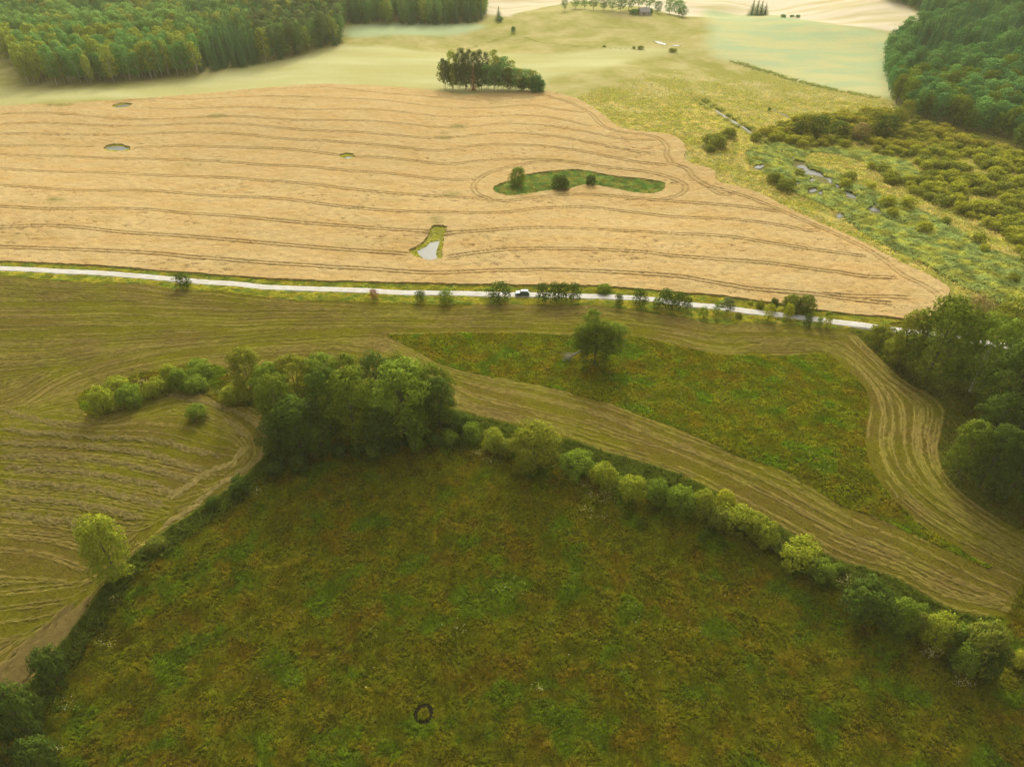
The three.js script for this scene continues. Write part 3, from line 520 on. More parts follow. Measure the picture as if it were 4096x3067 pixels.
// willows in the grassy spit of the hay field
const WG = 'round willow bushes on the grassy spit in the hay field';
[[229, 895, 842, 58, 'largest round willow at the left tip of the spit'], [260, 851, 818, 52, 'round willow behind the leftmost one on the spit'], [291, 882, 836, 62, 'wide willow second from the left tip of the spit'], [346, 861, 821, 50, 'willow in the middle of the near row on the spit'], [373, 832, 790, 38, 'tall narrow willow in the back row of the spit'], [394, 846, 799, 44, 'willow wedged between the back and near rows of the spit'], [437, 819, 783, 64, 'wide back-row willow at the right of the spit'], [425, 849, 816, 52, 'low willow below the wide back-row one'], [502, 874, 839, 44, 'single bright willow nearest the big tree clump']].forEach(a => put('bush', a[0] > 490 || a[0] < 240 ? 'willow' : R() < 0.6 ? 'willow' : 'hazel', a, 'willow_bush', a[4], 'bush', WG, { multi: true }));
put('bush', 'hazel', [431, 911, 877, 46], 'willow_bush', 'lone round bush standing in the mown hay', 'bush', WG, { multi: true });
put('round', 'olive', [549, 868, 758, 72], 'round_tree', 'egg-shaped olive tree left of the big tree clump', 'tree', null);
// the big clump
const BG = 'trees of the big clump between hay field and meadow';
[[600, 905, 790, 74, 'hazel'], [652, 895, 772, 84, 'olive'], [705, 880, 770, 80, 'hazel'], [762, 885, 772, 84, 'oak'], [822, 884, 770, 80, 'dark'], [874, 890, 772, 78, 'oak'], [940, 912, 794, 92, 'oak'],
 [618, 950, 815, 92, 'oak'], [655, 992, 868, 108, 'dark'], [612, 1000, 905, 76, 'dark'], [720, 952, 800, 84, 'dark'], [772, 972, 806, 128, 'oak'], [880, 962, 790, 142, 'hazel'], [826, 985, 885, 70, 'dark'], [952, 940, 820, 70, 'dark'], [700, 1000, 920, 70, 'dark'], [905, 958, 880, 70, 'hazel']]
  .forEach((a, i) => put(i > 7 && i < 12 ? 'tall' : 'oak', a[4], a, 'clump_tree', ['tree at the back left corner of the big clump', 'second tree along the back of the big clump', 'third tree along the back of the big clump', 'fourth tree along the back of the big clump', 'fifth tree along the back of the big clump', 'sixth tree along the back of the big clump', 'tree at the right end of the big clump, beside the hay strip', 'tree on the left flank of the big clump', 'dark front-left tree of the big clump by the dead tree', 'low dark tree at the left foot of the big clump', 'narrow tree behind the dead tree in the big clump', 'broad tree in the middle front of the big clump', 'largest bright-topped tree at the right front of the big clump', 'small dark tree under the broad middle tree of the clump', 'dark tree on the right flank of the big clump', 'low dark tree in the shade below the dead tree', 'pale low tree at the foot of the largest clump tree'][i], 'tree', BG));
{ const p = stand(674, 948, 868, 36, 0); const t = thing('dead_tree', 'bare grey dead tree in a gap of the big clump', 'tree', null, [p.x, H(p.x, p.z), p.z], 0.4); t.scale.setScalar(p.h * 1.05); mesh('trunk', deadTree(5, 0.1), deadWoodMat, t); }
// understorey and hedge on the meadow side
const HG = 'bushes of the hedge between meadow and hay strip';
const hedge = [[735, 990, 962, 34, 'dark', 'dark low bush at the foot of the clump, leftmost'], [776, 992, 962, 32, 'dark', 'low bush at the foot of the clump, second from left'], [808, 988, 958, 32, 'hazel', 'low bush at the foot of the clump, third from left'], [846, 985, 957, 34, 'dark', 'low bush at the foot of the clump, fourth from left'], [900, 978, 940, 36, 'hazel', 'upright bush under the bright-topped clump tree'], [938, 968, 938, 32, 'dark', 'dim bush between two brighter ones by the clump'], [974, 962, 932, 38, 'hazel', 'round bush where the hedge leaves the clump'],
 [1000, 940, 892, 46, 'dark', 'tall dark bush beside the end of the clump'], [1020, 962, 914, 46, 'hazel', 'bush just below the tall dark one by the clump'], [1066, 982, 928, 56, 'willow', 'bright round bush left of the hedge tree'], [1095, 990, 950, 34, 'willowDull', 'small bush leaning on the left of the hedge tree'],
 [1243, 1040, 982, 76, 'hazel', 'large green bush just right of the hedge tree'], [1300, 1064, 1003, 58, 'willow', 'loose pale bush right of the large green one'], [1362, 1092, 1030, 62, 'willow', 'third big bush right of the hedge tree'], [1414, 1094, 1038, 52, 'hazel', 'darker bush in the middle of the hedge'], [1464, 1118, 1054, 62, 'hazel', 'vivid green bush in the middle of the hedge'], [1512, 1124, 1058, 50, 'willow', 'pale bush right of the vivid green one'], [1557, 1118, 1062, 50, 'yellow', 'yellowish bush near the hay strip edge'], [1545, 1150, 1100, 48, 'willowDull', 'low bush below the yellowish one'], [1580, 1158, 1098, 72, 'willow', 'wide bush at the start of the dense hedge stretch'], [1625, 1172, 1112, 52, 'willow', 'bush behind the end of the dense hedge stretch'], [1642, 1188, 1128, 54, 'willow', 'last bush of the dense hedge stretch'],
 [1718, 1236, 1175, 88, 'willow', 'big broad bush standing apart in the hedge'], [1763, 1264, 1212, 54, 'hazel', 'smaller bush at the right foot of the broad one'], [1850, 1352, 1264, 96, 'dark', 'largest darkest bush in the right hedge group'], [1927, 1372, 1298, 64, 'hazel', 'bush right of the largest dark hedge bush'], [1966, 1374, 1322, 40, 'willowDull', 'small bush between two larger ones far right'], [2006, 1404, 1332, 68, 'willow', 'bright bush in the right hedge group'], [2050, 1412, 1352, 50, 'hazel', 'bush left of the last hedge bush'], [2090, 1452, 1350, 82, 'willowDull', 'tall last bush at the right end of the hedge'], [2062, 1458, 1395, 60, 'hazel', 'low bush in front of the tall last one'], [2115, 1470, 1400, 50, 'dark', 'dim bush at the very right end of the hedge']];
{ const rnd = mulberry(55), words = ['dark', 'dull', 'ragged', 'thin', 'squat', 'low']; let i = 0; for (const [x0, y0, x1, y1, n] of [[985, 925, 1130, 985, 5], [1200, 1010, 1480, 1085, 9], [1480, 1085, 1690, 1165, 8], [1690, 1165, 1830, 1250, 5], [1830, 1260, 2120, 1400, 9], [720, 975, 960, 960, 6]]) for (let k = 0; k < n; k++) { const t = (k + rnd()) / n, x = lerp(x0, x1, t), y = lerp(y0, y1, t) + (rnd() - 0.3) * 22, w = 15 + 17 * rnd(); hedge.push([x, y, y - w * (0.5 + 0.5 * rnd()), w, rnd() < 0.6 ? 'dark' : 'hazel', words[i % 6] + ' filler bush in the hedge ' + ['behind', 'beside', 'below', 'between'][i % 4] + ' the ' + ['first bushes after the clump', 'bushes right of the hedge tree', 'dense stretch', 'broad lone bush', 'last group', 'foot of the clump'][[5, 14, 22, 27, 36, 42].findIndex(q => i < q)]]); i++; } }
hedge.forEach(a => put('bush', a[4], [a[0], a[1], a[2], a[3] * 1.06], 'hedge_bush', a[5], 'bush', HG, { multi: true, hk: 0.93 }));
put('round', 'olive', [1152, 1026, 924, 102], 'hedge_tree', 'round yellow-topped tree standing in the hedge', 'tree', null);
put('round', 'willow', [268, 1266, 1124, 92], 'margin_tree', 'bright egg-shaped tree on the field corner at left', 'tree', null);
[[137, 1488, 1410, 76, 'dark', 'dark bush on the left margin below the bright tree'], [82, 1602, 1500, 88, 'dark', 'big dark bush on the left margin near the corner'], [20, 1668, 1560, 110, 'dark', 'largest dark bush in the bottom left corner'], [110, 1680, 1610, 80, 'dark', 'dark bush cut by the bottom edge at left'], [525, 1072, 1034, 46, 'dark', 'dark bush on the margin below the big clump'], [466, 1102, 1076, 34, 'dark', 'small dark margin bush left of the one below the clump'], [345, 1192, 1165, 40, 'willowDull', 'low bush right of the bright corner tree'], [600, 1030, 1000, 44, 'dark', 'dark bush at the lower left foot of the big clump'], [650, 1016, 985, 48, 'dark', 'dark bush under the front left clump tree'], [2194, 1446, 1414, 44, 'yellow', 'pale flowering bush at the right edge']].forEach(a => put('bush', a[4], a, 'margin_bush', a[5], 'bush', 'bushes on the meadow margin', { multi: true }));
// the willow alone in rough grass, with its broken limb
{
  const p = stand(1283, 794, 674, 116, 0.12);
  const t = thing('crack_willow', 'lone ragged tree with a broken bare limb in the rough grass', 'tree', null, [p.x, H(p.x, p.z), p.z], 0);
  const w = p.s, sub = (x, y, z, s, h, v, name = 'crown') => { const m = mesh(name, S.oak[v].crown, v % 2 ? L.hazel : L.oak, t); m.position.set(x, y, z); m.scale.set(s, h, s); m.rotation.y = v * 1.9; return m; };
  sub(0, 0.2, 0, w * 0.86, p.h * 0.7, 0); sub(w * 0.32, p.h * 0.2, 0, w * 0.62, p.h * 0.56, 1); sub(-w * 0.24, p.h * 0.3, 0.5, w * 0.5, p.h * 0.42, 2); sub(-w * 0.1, p.h * 0.58, 0, w * 0.36, p.h * 0.46, 3); sub(w * 0.12, p.h * 0.42, -0.5, w * 0.5, p.h * 0.36, 4);
  const k = mesh('trunk', S.oak[0].trunk, barkMat, t); k.scale.set(w * 0.9, p.h * 0.85, w * 0.9);
  const b = mesh('broken_limb', deadTree(9, 0.1), deadWoodMat, t); b.scale.setScalar(9.5); b.position.set(-w * 0.2, p.h * 0.36, 1.2); b.rotation.set(0.5, 0, 2.5);
}
// trees at the right
const TG = 'trees of the copse at the right edge';
[[1992, 838, 653, 146, 'tall', 'oak', 'largest olive-topped tree at the near end of the right copse'], [1938, 800, 672, 70, 'oak', 'olive', 'olive tree on the left flank of the right copse'], [1897, 752, 704, 62, 'bush', 'olive', 'lowest olive bush at the tip of the right copse'], [1925, 786, 735, 60, 'bush', 'olive', 'second olive bush at the tip of the right copse'], [2086, 862, 688, 112, 'oak', 'hazel', 'pale green tree in the middle of the right copse'], [2150, 938, 735, 140, 'tall', 'dark', 'tall dark cone-shaped tree in the right copse'], [2068, 770, 640, 64, 'open', 'dun', 'half-bare brownish tree behind the right copse'], [2150, 775, 645, 100, 'open', 'olive', 'open branching tree behind the right copse'], [2200, 830, 660, 120, 'oak', 'dark', 'dark tree at the right edge behind the cone-shaped one'], [2040, 770, 668, 80, 'oak', 'dark', 'dark tree tucked behind the largest right tree'],
 [2062, 1040, 918, 88, 'oak', 'oak', 'leftmost tree of the lower right thicket'], [2105, 1068, 925, 92, 'tall', 'dark', 'second tree of the lower right thicket'], [2160, 1096, 918, 104, 'tall', 'dark', 'third tree of the lower right thicket'], [2215, 1130, 915, 110, 'oak', 'dark', 'tree of the lower right thicket cut by the frame edge'], [2210, 985, 770, 120, 'tall', 'dark', 'dark tree right of the cone-shaped tree at the edge'], [2120, 985, 860, 100, 'oak', 'dark', 'low dark tree below the cone-shaped tree'], [2290, 1080, 820, 140, 'oak', 'dark', 'tree just past the right edge of the thicket'], [2280, 860, 690, 140, 'oak', 'dark', 'tree just past the right edge of the copse']]
  .forEach(a => put(a[4], a[5], a, 'copse_tree', a[6], a[4] === 'bush' ? 'bush' : 'tree', TG, a[6].includes('pale green tree') ? { bark: paleBarkMat } : { multi: a[4] === 'bush' }));
// bushes in the wheat island
put('round', 'hazel', [1118, 407, 362, 36], 'island_tree', 'upright tree at the left of the green island in the wheat', 'tree', null);
put('bush', 'dark', [1210, 414, 379, 44], 'island_bush', 'big dome bush in the middle of the green wheat island', 'bush', null, { multi: true });
put('bush', 'dark', [1275, 404, 379, 26], 'island_bush', 'smaller bush right of the dome bush on the wheat island', 'bush', null, { multi: true });
// grove beyond the wheat
const GG = 'trees of the grove beyond the wheat';
const grove = [[340, 800, 228, 110, 'pine', 'pine', 'leftmost tall pine of the grove'], [395, 790, 270, 90, 'pine', 'pine', 'second pine from the left in the grove'], [500, 770, 98, 170, 'crown', 'birch', 'yellowish tree towering at the left of the grove'], [570, 760, 150, 140, 'pine', 'pine', 'dark pine left of the tallest one in the grove'], [660, 750, 48, 150, 'pine', 'pine', 'tallest pine of the grove'], [730, 770, 130, 150, 'pine', 'pine', 'pine right of the tallest one in the grove'], [800, 745, 72, 140, 'pine', 'pine', 'pine left of the middle of the grove'], [890, 750, 108, 140, 'pine', 'pine', 'pine behind the dead brown spruce'], [975, 750, 78, 140, 'pine', 'pine', 'tall pine in the middle of the grove'], [1085, 755, 122, 130, 'pine', 'pine', 'rightmost tall pine of the grove'], [1220, 770, 76, 160, 'birch', 'birch', 'tall pale birch right of the pines'], [1300, 770, 200, 170, 'aspen', 'birch', 'birch just right of the tall pale one'], [1390, 775, 210, 180, 'aspen', 'aspen', 'broad tree in the right half of the grove'], [1520, 780, 270, 150, 'birch', 'birch', 'pale-topped birch before the grove drops lower'], [860, 805, 308, 140, 'spruce', 'brown', 'dead rust-brown spruce on the front of the grove'], [512, 805, 448, 90, 'birch', 'yellow', 'small yellow birch on the front of the grove'], [600, 800, 340, 150, 'crown', 'pine', 'dark tree behind the small yellow birch'], [720, 805, 400, 160, 'crown', 'dark', 'dark tree left of the dead brown spruce'], [960, 805, 400, 160, 'crown', 'dark', 'dark tree right of the dead brown spruce'], [1100, 812, 360, 190, 'aspen', 'aspen', 'bright green aspen at the grove front, left'], [1230, 815, 370, 190, 'aspen', 'aspen', 'bright green aspen at the grove front, middle'], [1350, 815, 330, 200, 'aspen', 'aspen', 'bright green aspen at the grove front, right'], [1470, 815, 400, 170, 'crown', 'oak', 'dark round tree by the white trunks of the grove'], [1600, 818, 405, 170, 'birch', 'aspen', 'white-trunked birch at the grove front, left'], [1680, 820, 415, 170, 'birch', 'birch', 'white-trunked birch at the grove front, right'], [1800, 828, 430, 200, 'crown', 'aspen', 'tree left of the low right end of the grove'], [1900, 832, 440, 180, 'crown', 'birch', 'pale tree at the low right end of the grove'], [1960, 845, 540, 210, 'round', 'farGreen', 'dense low tree at the right end of the grove'], [2040, 850, 610, 150, 'round', 'farGreen', 'last low tree at the right end of the grove'], [1725, 790, 415, 60, 'spruce', 'spruce', 'thin spruce tip among the grove birches']];
for (let i = 0; i < 13; i++) grove.push([360 + i * 128, 770 + (i % 3) * 12 + (i > 9 ? 30 : 0), (i < 7 ? 300 : i < 10 ? 400 : 560) + (i * 37 % 80), 200, i % 2 ? 'crown' : 'aspen', i % 3 ? 'dark' : 'oak', ['dim', 'shaded', 'dusky'][i % 3] + ' understorey tree within the grove, ' + ['leftmost', 'second', 'third', 'fourth', 'fifth', 'sixth', 'seventh', 'eighth', 'ninth', 'tenth', 'eleventh', 'twelfth', 'rightmost'][i] + ' of the row']);
grove.forEach(a => put(a[4], a[5], [918 + a[0] * 0.1221, 97 + a[1] * 0.1221, 97 + a[2] * 0.1221, a[3] * 0.15], 'grove_tree', a[6], 'tree', GG, { front: 0.1, bark: ['birch', 'aspen'].includes(a[4]) ? paleBarkMat : a[4] === 'pine' ? pineBarkMat : barkMat }));
// far farmstead group and scattered far trees
const FG = 'trees round the far farmstead';
[[1219, 24, -14, 15, 'lone tree left of the far farmstead'], [1243, 19, -12, 22, 'leftmost tree of the far farmstead row'], [1262, 19, -12, 18, 'second tree of the far farmstead row'], [1282, 21, -16, 22, 'third tree of the far farmstead row'], [1304, 22, -14, 22, 'fourth tree of the far farmstead row'], [1322, 23, -18, 22, 'fifth tree of the far farmstead row'], [1340, 26, -6, 20, 'round tree left of the small house'], [1358, 22, -24, 26, 'tall tree behind the left of the small house'], [1380, 18, -28, 28, 'tall tree behind the small house'], [1402, 20, -22, 26, 'tall tree behind the right of the small house'], [1421, 28, 2, 18, 'tree right of the small house'], [1446, 30, -4, 26, 'pale tree in the right farmstead group'], [1466, 33, 0, 26, 'second tree in the right farmstead group'], [1474, 37, 14, 24, 'low round tree ending the farmstead group']].forEach(a => put('crown', R() < 0.5 ? 'farGreen' : 'aspen', a, 'farmstead_tree', a[4], 'tree', FG, { front: 0.1 }));
[[1372, 32, 20, 26, 'dark shrub against the left of the small house'], [1405, 32, 18, 10, 'shrub against the right of the small house']].forEach(a => put('scrub', 'farGreen', a, 'farmstead_bush', a[4], 'bush', FG, { multi: true }));
[[1624, 34, -2, 22, 'left spruce of the far four'], [1634, 34, -4, 21, 'second spruce of the far four'], [1643, 34, 0, 21, 'third spruce of the far four'], [1652, 33, 6, 20, 'right spruce of the far four']].forEach(a => put('spruce', 'spruce', a, 'far_spruce', a[4], 'tree', 'far spruces on the pale hill', { front: 0.1 }));
put('spruce', 'spruce', [1077, 44, 12, 18], 'far_spruce', 'single spruce at the end of the far wood', 'tree', null, { front: 0.1 });
[[1080, 48, 36, 14, 'bush at the foot of the single far spruce'], [1109, 71, 57, 10, 'small lone bush in the hazy slope'], [1692, 38, 31, 12, 'small bush right of the far spruces'], [1711, 38, 32, 10, 'left of two far bushes on the pale hill'], [1723, 39, 32, 10, 'right of two far bushes on the pale hill'], [1453, 113, 104, 19, 'round bush below the hazy pasture pool'], [1384, 107, 99, 14, 'bush left of the hazy pasture pool'], [1369, 106, 100, 8, 'tiny bush left of another near the hazy pool'], [1305, 102, 98, 8, 'tiny bush on the far field margin'], [1661, 240, 232, 7, 'tiny dark bush in the pale marsh grass']].forEach(a => put('scrub', a[0] > 1300 && a[0] < 1500 ? 'willowDull' : 'farGreen', a, 'far_bush', a[4], 'bush', 'scattered far bushes', { multi: true }));
// bushes by the ditch
[[1541, 322, 292, 56, 'willowDull', 'largest dome bush by the wheat corner in the marsh'], [1535, 330, 313, 22, 'willowDull', 'small dome bush below the largest marsh dome'], [1549, 306, 288, 28, 'willowDull', 'bush between two domes by the marsh ditch'], [1573, 300, 277, 38, 'willowDull', 'far dome bush of the marsh trio'], [1632, 307, 287, 26, 'olive', 'round bush on the near bank of the ditch'], [1670, 398, 373, 36, 'willowDull', 'left of two round bushes by the wheat edge'], [1693, 414, 387, 46, 'willowDull', 'right of two round bushes by the wheat edge']].forEach(a => put('bush', a[4], a, 'marsh_bush', a[5], 'bush', null, { multi: true }));
const MG = 'taller trees in the marsh thicket';
[[1737, 296, 246, 44, 'olive', 'left crown of the tall marsh pair'], [1765, 302, 250, 46, 'dark', 'right crown of the tall marsh pair'], [1811, 272, 250, 36, 'olive', 'tree behind the marsh thicket'], [1809, 300, 262, 42, 'dark', 'dark tree right of the tall marsh pair'], [1854, 306, 266, 38, 'dun', 'grey-brown feathery tree in the marsh thicket'], [1886, 296, 240, 46, 'olive', 'tall tree at the right of the marsh thicket'], [1908, 304, 248, 44, 'dark', 'dark tree below the tall right one of the thicket'], [1928, 288, 232, 36, 'olive', 'tree where the thicket meets the wood'], [1950, 268, 216, 34, 'olive', 'pointed tree in front of the right wood'], [1722, 296, 262, 28, 'dark', 'tree at the left of the tall marsh pair']].forEach(a => put('crown', a[4], a, 'marsh_tree', a[5], 'tree', MG, { front: 0.2 }));

// nothing tall grows right in front of open water
function hidesWater(x, z, reach) { const q = Math.hypot(x, z), ux = x / q, uz = z / q; for (const w of marshWater) { const b = w.A.b; if (x < b[0] - reach || x > b[2] + reach || z < b[1] - 1 || z > b[3] + reach) continue; for (let k = 0; k <= reach; k += 1.1) if (sdf(w.A, x + ux * k, z + uz * k) > -0.3) return true; } return false; }
console.log('woods');
function fill(P, step, jitter, seed) { const A = area(world(P)), b = A.b, rnd = mulberry(seed), o = []; for (let z = b[1]; z < b[3]; z += step) for (let x = b[0]; x < b[2]; x += step) { const px = x + (rnd() - 0.5) * step * jitter, pz = z + (rnd() - 0.5) * step * jitter; if (inside(A, px, pz) && inView(px, pz, 60)) o.push([px, pz, rnd(), rnd(), rnd()]); } return o.sort((a, b) => b[1] - a[1]); }
// words for a tree's place in its wood: third of the wood from the left, and outer edge or interior
function where(p, x0, x1, deep) { const d = project(p[0], H(p[0], p[1]), p[1]), t = (d[0] - x0) / (x1 - x0); return t < 0.2 ? ', far left of it' : t < 0.4 ? ', left of its middle' : t < 0.6 ? ', in its middle' : t < 0.8 ? ', right of its middle' : ', far right of it'; }
function merged(v, leafC, barkC) { const a = v.crown.clone(), b = v.trunk.clone(); b.deleteAttribute('uv'); const paint = (g, c) => { const k = g.attributes.position.count, old = g.attributes.color, arr = new Float32Array(k * 3); for (let i = 0; i < k; i++) for (let j = 0; j < 3; j++) arr[i * 3 + j] = c[j] * (old ? old.array[i * 3 + j] : 1); g.setAttribute('color', new THREE.BufferAttribute(arr, 3)); return g; }; paint(a, leafC); paint(b, barkC); return mergeGeometries([a.toNonIndexed(), b.toNonIndexed()]); }
const massMat = leafMat(0.571, 0.571, 0.571);
function mass(name, label, category, kind, list, sizeOf, colOf) {
  const vs = S[kind], per = vs.map(() => []); list.forEach((p, i) => per[i % vs.length].push(p));
  vs.forEach((v, k) => {
    if (!per[k].length) return;
    const im = new THREE.InstancedMesh(merged(v, [1, 1, 1], [0.9, 0.7, 0.8]), massMat, per[k].length); im.name = numbered(name); im.castShadow = im.receiveShadow = true;
    const M = new THREE.Matrix4(), q = new THREE.Quaternion(), c = new THREE.Color();
    per[k].forEach((p, i) => { const [h, s] = sizeOf(p); q.setFromAxisAngle(UP, p[4] * 6.28); M.compose(new THREE.Vector3(p[0], H(p[0], p[1]) - 0.05, p[1]), q, new THREE.Vector3(s, h, s)); im.setMatrixAt(i, M); im.setColorAt(i, c.setRGB(...colOf(p))); });
    scene.add(tag(im, label, category, null, 'stuff'));
  });
}
{
  const wood = fill([-230, 160, 0, 112, 25, 140, 60, 186, 150, 185, 250, 181, 350, 169, 450, 157, 560, 139, 640, 124, 700, 104, 742, 94, 738, 60, 752, 52, 850, 53, 1000, 50, 1042, 47, 1050, 30, 1040, -30, -230, -30], 5.6, 0.95, 71);
  const near = wood.slice(0, 290), far = wood.slice(290);
  const kindOf = p => { const d = project(p[0], 0, p[1]); const f = fbm(p[0] / 60, p[1] / 60); if (d[0] < 430 && d[1] > 88 + 20 * f) return p[2] < 0.85 ? 'aspen' : 'birch'; if (d[0] > 560 && d[0] < 760) return p[2] < 0.3 ? 'pine' : p[2] < 0.6 ? 'spruce' : p[2] < 0.8 ? 'crown' : 'birch'; return f + (p[2] - 0.5) * 0.7 > 0.05 ? 'spruce' : p[2] < 0.5 ? 'crown' : p[2] < 0.8 ? 'birch' : 'aspen'; };
  const sizeOf = p => { const k = kindOf(p); const h = (k === 'spruce' ? 22 : k === 'pine' ? 24 : 20) * (0.8 + 0.35 * p[3]); return [h, k === 'spruce' ? h * 0.3 : k === 'pine' ? h * 0.36 : h * (0.33 + 0.12 * p[2])]; };
  const names = { aspen: ['aspen', 'pale-trunked aspen in the wood at upper left'], birch: ['birch', 'birch in the wood at upper left'], spruce: ['spruce', 'pointed spruce in the wood at upper left'], pine: ['pine', 'pine in the wood at upper left'], crown: ['broadleaf_tree', 'round-crowned tree in the wood at upper left'] };
  for (const p of near) { const k = kindOf(p), [h, s] = sizeOf(p); plant(k, { aspen: p[4] < 0.45 ? 'birch' : 'aspen', birch: 'birch', spruce: 'spruce', pine: 'pine', crown: p[4] < 0.5 ? 'aspen' : 'oak' }[k], p[0], p[1], h, s, names[k][0], names[k][1] + where(p, 60, 740, 40), 'tree', 'trees of the wood at upper left', { bark: k === 'aspen' || k === 'birch' ? paleBarkMat : k === 'pine' ? pineBarkMat : barkMat, v: Math.floor(p[4] * 31) }); }
  const cols = { aspen: [0.11, 0.2, 0.055], birch: [0.165, 0.21, 0.045], spruce: [0.058, 0.12, 0.052], pine: [0.085, 0.125, 0.05], crown: [0.09, 0.17, 0.05] };
  for (const k of Object.keys(cols)) mass('far_' + names[k][0] + '_wood', 'mass of far ' + { aspen: 'aspens', birch: 'birches', spruce: 'spruces', pine: 'pines', crown: 'round-crowned trees' }[k] + ' deep in the upper left wood', 'wood', k, far.filter(p => kindOf(p) === k), sizeOf, p => { const v = 0.85 + 0.3 * p[4]; return cols[k].map((c, i) => 1.75 * c * v * (i === 0 ? 0.9 + 0.3 * p[3] : 1)); });
}
{
  const wood = fill([1915, 112, 1908, 150, 1918, 195, 1935, 228, 1965, 247, 2010, 262, 2080, 285, 2150, 300, 2212, 325, 2450, 380, 2450, -30, 1885, -30, 1895, -6, 1952, 12, 1985, 35, 1992, 58, 1976, 75, 1936, 92], 6.4, 0.95, 72);
  const near = wood.slice(0, 190), far = wood.slice(190);
  const kindOf = p => { const d = project(p[0], 0, p[1]); const f = fbm(p[0] / 50 + 9, p[1] / 50); return d[1] < 190 && f + (p[2] - 0.5) * 0.5 > -0.02 && d[0] > 1960 ? 'spruce' : 'crown'; };
  const sizeOf = p => { const k = kindOf(p), h = (k === 'spruce' ? 19 : 14.5) * (0.8 + 0.4 * p[3]); return [h, k === 'spruce' ? h * 0.33 : h * (0.5 + 0.2 * p[2])]; };
  for (const p of near) { const k = kindOf(p), [h, s] = sizeOf(p); plant(k, k === 'spruce' ? 'spruce' : ['oak', 'farGreen', 'farGreen', 'aspen', 'hazel'][Math.floor(p[4] * 5)], p[0], p[1], h, s, k === 'spruce' ? 'spruce' : 'broadleaf_tree', (k === 'spruce' ? 'dark spruce in the wood at upper right' : 'round-crowned tree in the wood at upper right') + where(p, 1910, 2212, 60), 'tree', 'trees of the wood at upper right', { v: Math.floor(p[4] * 31) }); }
  for (const [k, c0] of [['spruce', [0.035, 0.095, 0.042]], ['crown', [0.06, 0.145, 0.04]]]) mass(k === 'spruce' ? 'far_spruce_wood' : 'far_broadleaf_tree_wood', k === 'spruce' ? 'mass of dark spruces deep in the upper right wood' : 'mass of round crowns deep in the upper right wood', 'wood', k, far.filter(p => kindOf(p) === k), sizeOf, p => { const v = 0.8 + 0.4 * p[4]; return c0.map((c, i) => 1.75 * c * v * (i === 0 ? 0.85 + 0.4 * p[3] : 1)); });
}
{
  const sc = fill([1640, 296, 1652, 280, 1720, 264, 1800, 252, 1900, 246, 1965, 252, 2010, 270, 2080, 294, 2212, 337, 2450, 400, 2450, 640, 2300, 585, 2212, 552, 2150, 506, 2110, 484, 2050, 455, 1980, 424, 1930, 400, 1890, 380, 1850, 350, 1800, 334, 1720, 322, 1660, 312], 4.1, 1.0, 73)
    .filter(p => !(inside(reedA, p[0], p[1]) && p[2] < 0.93) && fbm(p[0] / 18 + 2, p[1] / 18) > -0.22).filter(p => lineDist(ditch, p[0], p[1]) > 2.5 && !hidesWater(p[0], p[1], 9));
  const extra = fill([1640, 400, 1690, 390, 1760, 415, 1830, 440, 1900, 455, 1990, 500, 2080, 560, 2212, 620, 2350, 680, 2350, 600, 2212, 560, 2100, 500, 1950, 425, 1880, 400, 1800, 370, 1740, 350, 1720, 370], 9, 1, 74).filter(p => p[2] < 0.55 && lineDist(ditch, p[0], p[1]) > 2.5 && !hidesWater(p[0], p[1], 9));
  const sizeOf = p => { const h = (2.2 + 2.6 * p[3]) * (0.85 + 0.5 * (fbm(p[0] / 25, p[1] / 25 + 5) + 0.2)); return [h, h * (1.45 + 0.5 * p[2])]; };
  const all = [...sc, ...extra].sort((a, b) => b[1] - a[1]);
  all.slice(0, 290).forEach(p => { const [h, s] = sizeOf(p); plant('scrub', p[4] < 0.55 ? 'scrub' : p[4] < 0.85 ? 'olive' : 'willowDull', p[0], p[1], h, s, 'scrub_willow', (p[4] < 0.55 ? 'yellowish' : p[4] < 0.85 ? 'olive' : 'dull green') + ' domed willow bush in the marsh scrub' + where(p, 1640, 2212, 60), 'bush', 'willow bushes of the marsh scrub', { multi: true, v: Math.floor(p[4] * 31) }); });
  mass('willow_scrub', 'far part of the dense willow scrub in the marsh', 'scrub', 'scrub', all.slice(290), sizeOf, p => { const v = 0.8 + 0.4 * p[4]; return [0.3 * v * (0.85 + 0.3 * p[3]), 0.305 * v, 0.03 * v]; });
  console.log('scrub', all.length);
}

// ---------------------------------------------------------------- grasses, hay, reeds
console.log('grass');
function tuftGeo(seed, blades, w, spread, droop) {
  const rnd = mulberry(seed), p = [], n = [], idx = [], col = [];
  for (let b = 0; b < blades; b++) {
    const a = rnd() * 2 * PI, r0 = rnd() * 0.22 * spread, h = 0.6 + 0.45 * rnd(), out = spread * (0.25 + 0.75 * rnd()), ca = cos(a), sa = sin(a), wx = -sa * w, wz = ca * w;
    const P = t => [ca * (r0 + out * t * t), h * (t - droop * t * t * t), sa * (r0 + out * t * t)], k = p.length / 3, tone = 0.85 + 0.3 * rnd();
    for (const [t, q] of [[0, 0.8], [0.55, 1]]) { const c = P(t); p.push(c[0] - wx * q, c[1], c[2] - wz * q, c[0] + wx * q, c[1], c[2] + wz * q); }
    p.push(...P(1)); for (let j = 0; j < 5; j++) { n.push(-ca * 0.4, 0.85, -sa * 0.4); col.push(tone, tone, tone); }
    idx.push(k, k + 1, k + 2, k + 2, k + 1, k + 3, k + 2, k + 3, k + 4);
  }
  const g = new THREE.BufferGeometry(); g.setAttribute('position', new THREE.Float32BufferAttribute(p, 3)); g.setAttribute('normal', new THREE.Float32BufferAttribute(n, 3)); g.setAttribute('color', new THREE.Float32BufferAttribute(col, 3)); g.setIndex(idx); return g;
}
